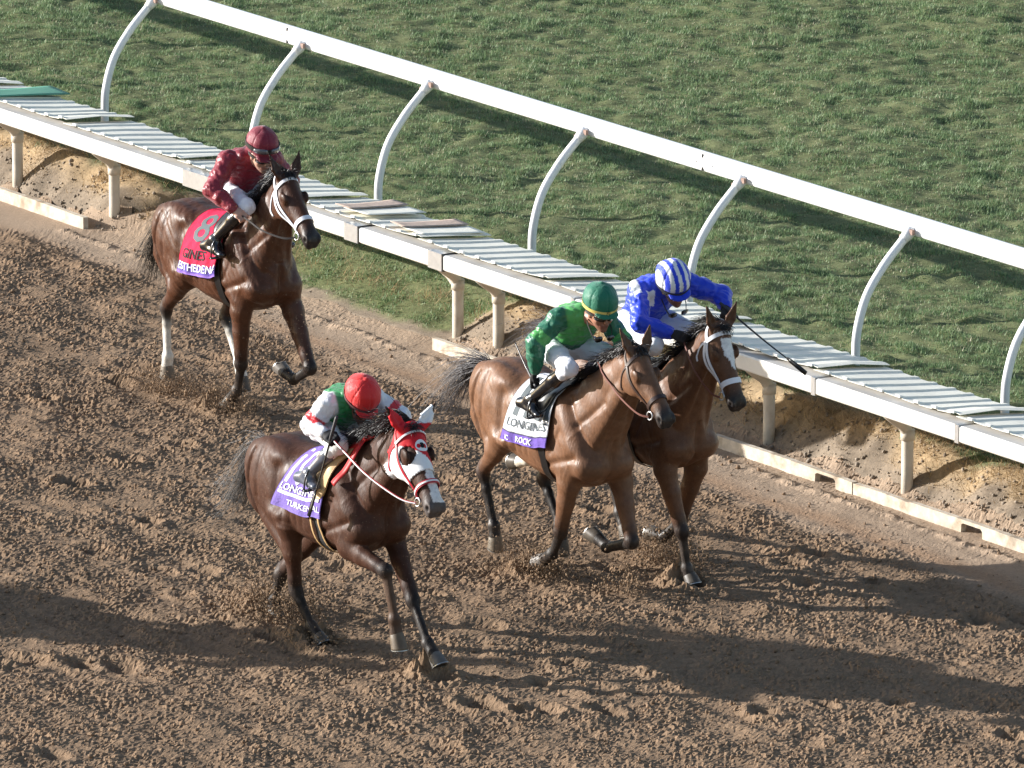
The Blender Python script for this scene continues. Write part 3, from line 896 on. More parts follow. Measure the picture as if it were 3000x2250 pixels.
        Fd.add(ell(K, (.060, .058, .053), axes(nrm(ku + cu), bis)), .015, BK)
        fr = np.cross(np.array([0, 1., 0]), cu); fr = fr if fr[0] * 1 + .001 > 0 else fr
        sc_ = stock('F' + nm)
        Fd.add(econe(K + cu * .03, Ft - cu * .03, (.036, .032), (.031, .029), fr), .02, sc_)
        back = nrm(np.cross(cu, np.array([0, 1., 0])))
        if back @ (E - Ft) > 0 and abs(back @ nrm(E - Ft)) > .5: pass
        rear = nrm(np.cross(cu, np.array([0, -1., 0]))) if np.cross(cu, np.array([0, -1., 0])) @ (Co - Ft) < 0 else nrm(np.cross(cu, np.array([0, 1., 0])))
        Fd.add(econe(K + cu * .05 + rear * .026, Ft + rear * .022, (.019, .020), (.021, .020), fr), .014, sc_)
        Fd.add(ell(Ft, (.050, .050, .044), axes(cu, fr)), .016, sc_)
        Fd.add(econe(Ft, Co, (.040, .038), (.047, .048), fr), .016, sc_)
        hoof_parts.append((Co, To, 'F' + nm))
        # hind
        St, Hk, Ft, Co, To = J['sti' + nm], J['hok' + nm], J['fh' + nm], J['ch' + nm], J['th' + nm]
        Hp = T(-.88, .14 * s, 1.22)
        Fd.add(econe(Hp, St, (.20, .105), (.118, .082), fwd), .06, B)
        gk = nrm(Hk - St); m1 = St * .55 + Hk * .45; m2 = St * .18 + Hk * .82
        gb = nrm(np.cross(gk, np.array([0, 1., 0]))); gb = gb if gb[0] < 0 else -gb
        Fd.add(econe(T(-1.10, .12 * s, 1.12), m1 + gb * .02, (.125, .075), (.060, .045), fwd), .05, B)
        Fd.add(econe(St, m1, (.105, .078), (.076, .056), fwd), .04, B)
        Fd.add(econe(m1, m2, (.076, .056), (.052, .046), fwd), .025, B * .75 + Bd * .25)
        cu = nrm(Ft - Hk)
        Fd.add(econe(m2, Hk, (.052, .046), (.055, .048), fwd), .02, Bd * .5 + BK * .5)
        rear = nrm(np.cross(cu, np.array([0, 1., 0]))); rear = rear if rear[0] < .15 and (rear @ (m2 - Hk)) < .3 * 1 else -rear
        rear = nrm(-(nrm(St - Hk) + nrm(Ft - Hk)) * .5 + gb * .6)
        Fd.add(econe(Hk + rear * .012, Hk + rear * .052 + gk * -.045, (.042, .034), (.026, .024), fwd), .022, Bd * .3 + BK * .7)
        Fd.add(econe(m1 + gb * .04, Hk + rear * .052 - gk * .045, (.026, .021), (.016, .015), fwd), .02, Bd)
        fr = np.cross(np.array([0, 1., 0]), cu)
        sc_ = stock('H' + nm)
        Fd.add(ell(Hk + cu * .02, (.068, .054, .047), axes(cu, fr)), .02, BK)
        mid = Hk * .68 + Ft * .32
        Fd.add(econe(Hk + cu * .03, mid, (.042, .034), (.036, .031), fr), .02, BK * .5 + sc_ * .5 if spec.get('lowsock') else BK)
        Fd.add(econe(mid, Ft - cu * .03, (.036, .031), (.033, .030), fr), .02, sc_)
        rr = nrm(np.cross(cu, np.array([0, 1., 0]))); rr = rr if rr @ rear > 0 else -rr
        Fd.add(econe(Hk + cu * .06 + rr * .026, Ft + rr * .024, (.019, .020), (.021, .020), fr), .014, sc_)
        Fd.add(ell(Ft, (.052, .051, .045), axes(cu, fr)), .016, sc_)
        Fd.add(econe(Ft, Co, (.041, .039), (.048, .049), fr), .016, sc_)
        hoof_parts.append((Co, To, 'H' + nm))
    # --- head
    MZ = np.array(spec.get('muzzle', (.03, .024, .022)))
    Fd.add(loft(poll, AH, [(a * sc, c * sc, h * sc, w * sc) for a, c, h, w in HEADTAB], EGGH), .03, B * .9)
    for s in (-1, 1):
        Fd.add(ell(Hd(.175, -.160, .068 * s), np.array((.110, .100, .034)) * sc, AH), .03, B)            # cheek
        Fd.add(ell(Hd(.188, -.048, .090 * s), np.array((.052, .036, .020)) * sc, AH), .02, B * .8)        # orbit
        Fd.add(econe(Hd(.215, -.085, .083 * s), Hd(.33, -.095, .060 * s), .014 * sc, .010 * sc), .02, B)  # facial crest
        Fd.sub(ell(Hd(.150, -.030, .080 * s), np.array((.030, .024, .010)) * sc, AH), .02)                # hollow above the eye
        Fd.add(ell(Hd(.552, -.045, .048 * s), np.array((.042, .033, .022)) * sc, AH), .02, MZ)            # nostril wing
        Fd.add(ell(Hd(.575, -.085, .022 * s), np.array((.034, .030, .030)) * sc, AH), .02, MZ)
        # ear
        ed = nrm(-ax * .80 + nn * spec.get('earfwd', .45) + lat * s * spec.get('splay', .36))
        e0 = Hd(.015, -.035, .062 * s); ew = nrm(np.cross(ed, nn))
        Fd.add(econe(e0, e0 + ed * .07 * sc, (.030 * sc, .022 * sc), (.042 * sc, .018 * sc), ew), .02, B * .75)
        Fd.add(econe(e0 + ed * .07 * sc, e0 + ed * .195 * sc, (.042 * sc, .018 * sc), (.006, .006), ew), .012, B * .55)
        en = nrm(np.cross(ew, ed)); en = en if en @ nn > 0 else -en
        Fd.sub(econe(e0 + ed * .045 * sc + en * .018, e0 + ed * .15 * sc + en * .014, (.026 * sc, .015), (.008, .008), ew), .008)
    Fd.add(ell(Hd(.555, -.122, 0), np.array((.040, .024, .032)) * sc, AH), .016, MZ)                    # lower lip
    Fd.add(ell(Hd(.500, -.126, 0), np.array((.040, .022, .028)) * sc, AH), .02, MZ)                     # chin
    Fd.sub(econe(Hd(.600, -.104, .05), Hd(.600, -.104, -.05), (.005, .022), (.005, .022), nn), .006)    # mouth
    nost = []
    for s in (-1, 1):
        c = Hd(.564, -.048, .068 * s); nost.append(c)
        Fd.sub(ell(c, np.array((.026, .017, .017)) * sc, axes(ax * .8 + nn * -.5, nn)), .006)
    v, f, c = Fd.mesh(soft=.013)
    # --- marks and colour that belong to the coat
    q = (v - poll) @ AH.T / sc
    inh = (q[:, 0] > -.1) & (q[:, 1] > -.30) & (np.abs(q[:, 2]) < .13) & (q[:, 0] < .68)
    mzl = sstep(.43, .56, q[:, 0]) * inh
    c = c * (1 - mzl[:, None]) + MZ * mzl[:, None]
    for cc in nost:
        d = np.linalg.norm(v - cc, axis=1); w = (1 - sstep(.012, .026, d))[:, None]; c = c * (1 - w) + np.array([.006, .005, .005]) * w
    eyew = np.exp(-(((q[:, 0] - .19) / .035) ** 2 + ((q[:, 1] + .05) / .028) ** 2)) * inh
    c = c * (1 - .3 * eyew[:, None])
    if 'blaze' in spec:
        for a0, a1, w0, w1, off in spec['blaze']:
            t = np.clip((q[:, 0] - a0) / (a1 - a0), 0, 1); w = w0 + (w1 - w0) * t
            mk = (q[:, 0] > a0) & (q[:, 0] < a1) & (np.abs(q[:, 2] - off + .004 * np.sin(q[:, 0] * 90)) < w) & (q[:, 1] > -.06) & inh
            c[mk] = (.72, .70, .68)
    # muscle relief: grooves and ridges followed down each flank
    zl = v[:, 2] - (zo + pit * (v[:, 0] + .45)); sgn = np.sign(v[:, 1])
    def seg(P, dep, w):
        P = np.array(P); d = np.full(len(v), 9.)
        for a_, b_ in zip(P, P[1:]):
            t_ = np.clip(((v[:, 0] - a_[0]) * (b_[0] - a_[0]) + (zl - a_[1]) * (b_[1] - a_[1])) / ((b_ - a_) @ (b_ - a_)), 0, 1)
            d = np.minimum(d, np.hypot(v[:, 0] - a_[0] - t_ * (b_[0] - a_[0]), zl - a_[1] - t_ * (b_[1] - a_[1])))
        v[:, 1] += sgn * dep * np.exp(-(d / w) ** 2) * sstep(.05, .13, np.abs(v[:, 1])) * (zl > .74)
    for P_, dep, w in [([(-.04, 1.44), (-.16, 1.18), (-.12, .97)], -.018, .030), ([(.02, 1.46), (.24, 1.12)], .005, .03), ([(.10, 1.46), (.36, 1.14)], -.018, .024), ([(.26, 1.07), (.05, 1.0), (-.10, .95)], -.016, .024),
                       ([(.08, 1.24), (-.02, 1.06)], -.010, .022), ([(-.66, 1.36), (-.66, 1.02)], -.016, .04), ([(-1.0, 1.44), (-1.09, 1.18), (-1.0, .9)], -.022, .024), ([(-.88, 1.46), (-.92, 1.12)], -.012, .028), ([(-.60, 1.22), (-.58, 1.12)], -.016, .07),
                       ([(.22, 1.3), (.48, 1.52)], -.012, .025), ([(.14, 1.44), (.4, 1.66)], .003, .025), ([(-.15, .88), (-.6, .93)], .006, .018)] + [([(-.24 - .08 * i, 1.30), (-.30 - .08 * i, .98)], -.0055, .017) for i in range(5)]:
        seg(P_, dep, w)
    for P_, w in [([(-.2, .90), (-.34, .92), (-.52, .96), (-.66, 1.0)], .009), ([(.20, 1.2), (.28, 1.32), (.42, 1.42)], .009), ([(.06, 1.08), (.12, .98), (.10, .88)], .008), ([(.16, 1.12), (.2, 1.0), (.14, .9)], .008), ([(-.8, 1.12), (-.86, 1.0), (-.95, .92)], .009)]:
        seg(P_, .0028, w)
    cg_ = np.exp(-(v[:, 1] / .022) ** 2) * sstep(.26, .34, v[:, 0]) * ((zl > .82) & (zl < 1.22)); v[:, 0] -= .022 * cg_
    Nv = vnormals(v, f)
    aa = v @ np.array([.62, 0, -.78]); bb = v @ np.array([.78, 0, .62])
    fib = pn2(aa * 5 + 3 * sgn, bb * 26 + v[:, 1] * 12) + .6 * pn2(aa * 9, bb * 48 + 7)
    v += Nv * (.0038 * (.35 + .65 * (spec.get('wet_or_low', 1) > .9)) * fib * sstep(.7, .95, zl) * (1 - .8 * inh))[:, None]
    # dusty lower legs, then random mottling of the coat
    dirt_w = (.35 * sstep(.55, .1, v[:, 2]) * (.5 + pn3(v, 14)))[:, None].clip(0, .6)
    c = c * (1 - dirt_w) + np.array([.13, .10, .08]) * dirt_w
    c = np.clip(c * (1 + .14 * pn3(v, 5) + .08 * pn3(v, 23))[:, None], .003, 1)
    rz = R(spec['yaw']); loc = (spec['pos'][0], spec['pos'][1], 0)
    ro = root('racehorse', spec['label'], 'horse', loc, rz, 'racehorses galloping on the dirt')
    body = mesh_obj('body', v, f, coat(spec['id'], spec.get('wet_or_low', 1)), ro, col=c)
    bvh = BVHTree.FromPolygons([tuple(p) for p in v], [tuple(map(int, p)) for p in f])
    # eyes
    for s in (-1, 1):
        cen = Hd(.194, -.056, .0885 * s)
        th, ph = np.meshgrid(np.linspace(0, math.pi, 9), np.linspace(0, 2 * math.pi, 13), indexing='ij')
        sv = np.stack([np.sin(th) * np.cos(ph), np.sin(th) * np.sin(ph), np.cos(th)], -1).reshape(-1, 3) * .0205 * sc + cen
        ff = [(i * 13 + j, i * 13 + j + 1, (i + 1) * 13 + j + 1, (i + 1) * 13 + j) for i in range(8) for j in range(12)]
        mesh_obj('eye', sv, ff, M_EYE, ro)
    # hooves: slanted horn cones with shoe
    for Co, To, nm in hoof_parts:
        d = nrm(To - Co); L_ = max(np.linalg.norm(To - Co), .07)
        fr = np.array([1., 0, 0]) - d * d[0]
        fr = nrm(fr) if np.linalg.norm(fr) > .35 else nrm(np.array([0, 0, 1.]) - d * d[2])
        if spec.get('toe_up', {}).get(nm): fr = nrm(np.array(spec['toe_up'][nm], float) - d * (np.array(spec['toe_up'][nm]) @ d))
        sd = np.cross(d, fr); vv = []; n = 18
        for a_, r_, sh in ((-.018, .046, 0), (0, .054, 0), (.35, .059, .005), (.9, .065, .012), (1.0, .066, .013), (1.0, .053, .013), (.90, .036, .010), (.84, .004, .010)):
            for k_ in range(n):
                an = 2 * math.pi * k_ / n; rr_ = r_ * (1 - .10 * (math.cos(an) < -.6))
                along = a_ * L_ if a_ > 0 else a_
                if a_ > .3: along -= .018 * (1 - math.cos(an)) * .5 * a_
                vv.append(Co + d * along + fr * (rr_ * math.cos(an) + sh) + sd * rr_ * .92 * math.sin(an))
        ff = [(i * n + k_, i * n + (k_ + 1) % n, (i + 1) * n + (k_ + 1) % n, (i + 1) * n + k_) for i in range(7) for k_ in range(n)]
        ff.append(tuple(7 * n + k_ for k_ in range(n)))
        hc = np.array(spec.get('hoofcol', {}).get(nm, (.085, .07, .055)))
        cc = np.repeat(np.array([hc * 1.1, hc, hc * 1.0, hc * 1.0, hc * .9, hc * .5, hc * .3, hc * .25]), n, 0)
        ho = mesh_obj('hoof', vv, ff[::1], M_HOOF, ro, col=cc)
        # thin aluminium plate round the sole
        ring = [Co + d * (1.0 * L_ - .018 * (1 - math.cos(a_)) * .5 + .004) + fr * (.060 * math.cos(a_) + .013) + sd * .055 * math.sin(a_) for a_ in np.linspace(R(-140), R(140), 19)]
        pv, pf = ribbon(np.array(ring), np.array([d] * 19), .014, .006); mesh_obj('horseshoe', pv, pf, M_SHOE, ho, smooth=False)
    # mane
    rg = np.random.default_rng(spec['seed'])
    paths = []
    hm = hairmat((.018, .014, .013), 'black')
    mside = spec.get('mane_side', -1); mlen = spec.get('mane_len', .15); mback = spec.get('mane_back', .7)
    for i in range(spec.get('mane_n', 620)):
        u = rg.uniform(0, 1)
        base = Wt * (1 - u) + Hd(.02, -.05, 0) * u
        hit = bvh.ray_cast(Vector(base + EZ * .5 + np.array([0, rg.normal() * .012, 0])), Vector((0, 0, -1)))
        if hit[0] is None: continue
        p = np.array(hit[0]) - EZ * .006
        ln = mlen * rg.uniform(.5, 1.25)
        d0 = nrm(np.array([-mback * rg.uniform(.5, 1.3), mside * rg.uniform(.1, .7), rg.uniform(.25, 1.0)]))
        P = [p]; vel = d0
        curl = rg.normal(size=3) * .25
        for k_ in range(6):
            P.append(P[-1] + vel * ln / 6)
            vel = nrm(vel + np.array([-.10, mside * .10, -.42]) * (.6 + .4 * rg.uniform()) + curl * .35)
        paths.append(keep_out(bvh, np.array(P), .004))
    # forelock
    for i in range(spec.get('forelock', 50)):
        p = Hd(rg.uniform(-.01, .03), -.005, rg.normal() * .018)
        hit = bvh.find_nearest(Vector(p)); p = np.array(hit[0])
        d0 = nrm(nn * .6 + ax * rg.uniform(-.3, .6) + lat * rg.normal() * .5); P = [p]
        for k_ in range(5):
            P.append(P[-1] + d0 * .018); d0 = nrm(d0 + ax * .35 - nn * .25 + rg.normal(size=3) * .15)
        paths.append(keep_out(bvh, np.array(P), .003))
    strands(paths, .0032, 'mane', hm, ro)
    # tail
    g = crom(np.array([T(-1.20, 0, 1.43)] + [np.array(q_) for q_ in spec['tail']]), 6)
    paths = []
    tv = spec.get('tail_spread', .10)
    for i in range(spec.get('tail_n', 430)):
        o = rg.normal(size=3) * np.array([.4, 1, 1]); fr_ = rg.uniform(.55, 1.0)
        m_ = max(6, int(len(g) * fr_)); t_ = np.linspace(0, 1, m_)[:, None]
        wv = np.sin(t_ * rg.uniform(2, 5) + rg.uniform(0, 6)) * rg.normal(size=3) * .035
        P = g[:m_] + o * (.016 + tv * t_ ** 1.3 * .75) + wv * t_
        paths.append(P + np.array([0, 0, -.05]) * t_ ** 2)
    strands(paths, .0024, 'tail', hairmat(spec.get('tailcol', (.02, .016, .015)), spec.get('tailname', 'black')), ro)
    dockv, dockf = tube(g[:4], [.045, .042, .034, .018], 10); mesh_obj('dock', dockv, dockf, hm, ro)
    return dict(root=ro, bvh=bvh, Hd=Hd, ax=ax, nn=nn, lat=lat, sc=sc, T=T, dz=dz, v=v, f=f, q=q, loc=loc, rz=rz, spec=spec, inh=inh)

H = {}
SPECS = [
 dict(id='ten', pos=(-1.111, -8.24), yaw=-56, zo=-.075, pitch=.075, coat=(.062, .026, .015), seed=1, wet_or_low=.3, h=.0125,
      label='dark bay racehorse in a red and white hood, nearest the camera',
      J=dict(elbL=(.21, .17, .91), kneL=(.54, .13, .48), fetL=(.77, .10, .23), corL=(.87, .10, .155), toeL=(.93, .10, .09),
             elbR=(.17, -.17, .84), kneR=(.61, -.15, .76), fetR=(.69, -.13, .42), corR=(.705, -.12, .31), toeR=(.735, -.12, .20),
             stiR=(-.57, -.19, .85), hokR=(-.60, -.13, .36), fhR=(-.43, -.10, .11), chR=(-.36, -.09, .055), thR=(-.30, -.09, .0),
             stiL=(-.76, .19, .74), hokL=(-1.20, .13, .31), fhL=(-1.25, .10, .09), chL=(-1.24, .09, .04), thL=(-1.19, .09, -.03),
             poll=(.715, .02, 1.82), nose=(1.135, -.03, 1.305)),
      socks=dict(FR=(.075, .045, .03)), hoofcol=dict(FR=(.12, .09, .06), FL=(.12, .11, .10)), blaze=[(.30, .56, .030, .045, .012)], muzzle=(.09, .075, .07),
      tail=[(-1.34, .02, 1.24), (-1.50, .05, 1.02), (-1.66, .07, .86), (-1.86, .10, .80)], tail_spread=.13, tailcol=(.06, .055, .055), tailname='grey', mane_len=.24, mane_n=700, mane_back=.5, splay=.75),
 dict(id='stripe', pos=(.499, -6.355), yaw=-56, zo=-.01, pitch=-.02, coat=(.170, .083, .044), seed=2, wet_or_low=.8,
      label='bright bay racehorse with a striped saddlecloth, head level with the blue rider\'s horse',
      J=dict(elbR=(.10, -.17, .82), kneR=(-.05, -.14, .42), fetR=(-.20, -.11, .22), corR=(-.32, -.10, .15), toeR=(-.42, -.10, .12),
             elbL=(.28, .17, .82), kneL=(.45, .15, .41), fetL=(.14, .14, .31), corL=(.03, .14, .35), toeL=(-.07, .14, .39),
             stiR=(-.72, -.19, 1.00), hokR=(-1.07, -.14, .67), fhR=(-.94, -.13, .28), chR=(-.92, -.13, .195), thR=(-.93, -.13, .10),
             stiL=(-.50, .19, 1.00), hokL=(-.67, .13, .66), fhL=(-.44, .12, .35), chL=(-.42, .12, .24), thL=(-.43, .12, .14),
             poll=(.76, 0, 1.94), nose=(1.16, 0, 1.49)),
      tail=[(-1.36, .0, 1.40), (-1.54, .02, 1.32), (-1.72, .05, 1.16), (-1.84, .06, 1.02)], tail_spread=.14, tailcol=(.05, .045, .05), tailname='dust', toe_up=dict(FR=(.3, 0, -1), FL=(-.3, 0, -1)),
      hoofcol=dict(HR=(.15, .12, .085), FR=(.2, .18, .16))),
 dict(id='blue', pos=(1.125, -5.887), yaw=-56, zo=.0, pitch=.0, coat=(.135, .062, .032), seed=3, wet_or_low=.7,
      label='bay racehorse with a white star and white bridle, running beside the rail',
      J=dict(elbR=(.25, -.17, .84), kneR=(.41, -.13, .40), fetR=(.42, -.09, .12), corR=(.44, -.08, .065), toeR=(.48, -.08, .0),
             elbL=(.16, .17, .80), kneL=(.0, .14, .36), fetL=(-.18, .12, .20), corL=(-.28, .12, .20), toeL=(-.37, .12, .21),
             stiR=(-.80, -.19, .98), hokR=(-1.22, -.14, .66), fhR=(-1.61, -.13, .53), chR=(-1.72, -.13, .49), thR=(-1.82, -.13, .49),
             stiL=(-.62, .19, .95), hokL=(-.90, .13, .60), fhL=(-.76, .12, .26), chL=(-.70, .12, .18), thL=(-.66, .12, .09),
             poll=(.73, 0, 1.99), nose=(.98, 0, 1.44)),
      socks=dict(HR=(.62, .56, .46)), blaze=[(.10, .22, .052, .046, .010), (.22, .34, .046, .006, .014)],
      tail=[(-1.42, .0, 1.48), (-1.62, .02, 1.50), (-1.80, .03, 1.44), (-1.95, .04, 1.34)], tail_spread=.10, tailcol=(.05, .045, .05), tailname='dust', toe_up=dict(HR=(0, 0, -1), FL=(0, 0, -1))),
 dict(id='red', pos=(-2.034, -1.065), yaw=-56, zo=.055, pitch=.04, coat=(.078, .030, .015), seed=4, wet_or_low=1.0,
      label='dark bay racehorse with white bridle and white hind stocking, rearmost of the four',
      J=dict(elbR=(.10, -.17, .88), kneR=(.05, -.14, .44), fetR=(-.06, -.11, .21), corR=(-.16, -.10, .12), toeR=(-.25, -.10, .04),
             elbL=(.33, .17, .88), kneL=(.60, .15, .48), fetL=(.37, .14, .35), corL=(.26, .14, .38), toeL=(.17, .14, .43),
             stiR=(-.70, -.19, 1.0), hokR=(-1.05, -.14, .69), fhR=(-1.05, -.13, .29), chR=(-1.06, -.13, .21), thR=(-1.07, -.13, .115),
             stiL=(-.50, .19, 1.0), hokL=(-.60, .13, .66), fhL=(-.39, .12, .34), chL=(-.35, .12, .22), thL=(-.34, .12, .12),
             poll=(.52, .01, 2.04), nose=(.96, -.02, 1.60)),
      socks=dict(HR=(.66, .62, .55), HL=(.66, .62, .55)), toe_up=dict(FR=(.3, 0, -1), FL=(-.3, 0, -1)), hoofcol=dict(HR=(.15, .12, .09), FL=(.16, .14, .12)),
      tail=[(-1.34, .02, 1.30), (-1.46, .04, 1.14), (-1.54, .05, .98), (-1.58, .05, .84)], tail_spread=.09),
]
for sp in SPECS: H[sp['id']] = build_horse(sp)

# ================================================================== tack
M_TACK = {}
def tm(name, col, rough=.45, **k):
    if name not in M_TACK: M_TACK[name] = mat('tack_' + name, col, rough, **k)
    return M_TACK[name]
def torus(c, n, r, rr, k=14, sides=6):
    n = nrm(n); u = nrm(np.cross(n, (.3, .5, .8))); w = np.cross(n, u)
    return tube([c + r * (u * math.cos(a) + w * math.sin(a)) for a in np.linspace(0, 2 * math.pi, k, endpoint=False)], rr, sides, True)

def strap(h, pts, w, m, name, parent, off=.005, th=.004, snapit=True, n=7, closed=False):
    P = crom([h['Hd'](*p) for p in pts], n, closed)
    Q, Nn = snap(h['bvh'], P, off)
    for _ in range(2):
        if closed: Q = (np.roll(Q, 1, 0) + 2 * Q + np.roll(Q, -1, 0)) / 4
        else: Q[1:-1] = (Q[:-2] + 2 * Q[1:-1] + Q[2:]) / 4
        Nn = (np.roll(Nn, 1, 0) + 2 * Nn + np.roll(Nn, -1, 0)) / 4
    Q = np.array([q if (q - np.array(l[0])) @ np.array(l[1]) > off * .6 else np.array(l[0]) + np.array(l[1]) * off for q, l in ((q, h['bvh'].find_nearest(Vector(q))) for q in Q)])
    v, f = ribbon(Q, Nn, w, th, closed)
    return mesh_obj(name, v, f, m, parent, smooth=False)

def bridle(h, label, main, w=.020, noseb=None, rein=None, rein_col=(.03, .025, .025), hands=((.2, -.2, 1.7), (.3, .1, 1.7)), edge=None, cheek2=False, nose_a=.40, off=.005):
    Hd = h['Hd']
    ro = root('bridle', label, 'bridle', h['loc'], h['rz'], 'bridles on the racehorses')
    mm = tm(*main)
    mn = tm(*noseb) if noseb else mm
    strap(h, [(.085, -.095, -.105), (.068, -.03, -.085), (.060, .0, -.04), (.058, .005, 0), (.060, .0, .04), (.068, -.03, .085), (.085, -.095, .105)], w, mm, 'browband', ro, off)
    strap(h, [(.085, -.09, -.105), (.02, -.085, -.085), (-.03, -.06, -.04), (-.04, -.05, 0), (-.03, -.06, .04), (.02, -.085, .085), (.085, -.09, .105)], w * .9, mm, 'headpiece', ro, off)
    for s in (-1, 1):
        strap(h, [(.085, -.09, .105 * s), (.18, -.115, .105 * s), (.30, -.118, .09 * s), (.40, -.110, .07 * s), (.465, -.112, .066 * s)], w * .8, mm, 'cheekpiece', ro, off)
        if cheek2:
            strap(h, [(.085, -.105, .105 * s), (.18, -.150, .105 * s), (.30, -.150, .09 * s), (.40, -.130, .07 * s), (.465, -.120, .066 * s)], w * .8, mm, 'cheekpiece', ro, off)
        strap(h, [(.085, -.10, .105 * s), (.10, -.17, .10 * s), (.15, -.25, .07 * s), (.18, -.275, .0)], w * .6, mm, 'throatlatch', ro, off)
        o = None
        c = Hd(.480, -.112, .074 * s)
        v, f = torus(c, h['lat'] * s + h['nn'] * .1, .030, .0055)
        o = mesh_obj('bit_ring', v, f, m_alu, ro)
    lp = [(nose_a, .01, 0), (nose_a, -.0, -.045), (nose_a + .005, -.05, -.075), (nose_a + .02, -.11, -.07), (nose_a + .03, -.165, -.03), (nose_a + .03, -.168, .03), (nose_a + .02, -.11, .07), (nose_a + .005, -.05, .075), (nose_a, 0, .045)]
    strap(h, lp, w * 1.35, mn, 'noseband', ro, off + .003, .007, closed=True)
    if edge:
        strap(h, lp, w * .5, tm(*edge), 'noseband_trim', ro, off + .009, .004, closed=True)
        strap(h, [(.085, -.095, -.105), (.068, -.03, -.085), (.060, .0, -.04), (.058, .005, 0), (.060, .0, .04), (.068, -.03, .085), (.085, -.095, .105)], w * .6, tm(*edge), 'browband_trim', ro, off + .004)
    mr = tm(*(rein or ('rein', rein_col, .75)))
    for s, hd in zip((-1, 1), hands):
        hd = np.array(hd); b = Hd(.485, -.115, .085 * s)
        md = (hd + b) / 2 + np.array([0, s * .05, -.03])
        P = keep_out(h['bvh'], crom([b, b * .7 + md * .3 + [0, .02 * s, -.02], md, hd * .6 + md * .4, hd], 8), .012)
        v, f = ribbon(P, np.array([[0, s, .0]] * len(P)), .014, .005); mesh_obj('rein', v, f, mr, ro, smooth=False)
        if edge:
            v, f = ribbon(P + np.array([0, s * .006, 0]), np.array([[0, s, .35]] * len(P)), .008, .004); mesh_obj('rein_trim', v, f, tm(*edge), ro, smooth=False)
    return ro

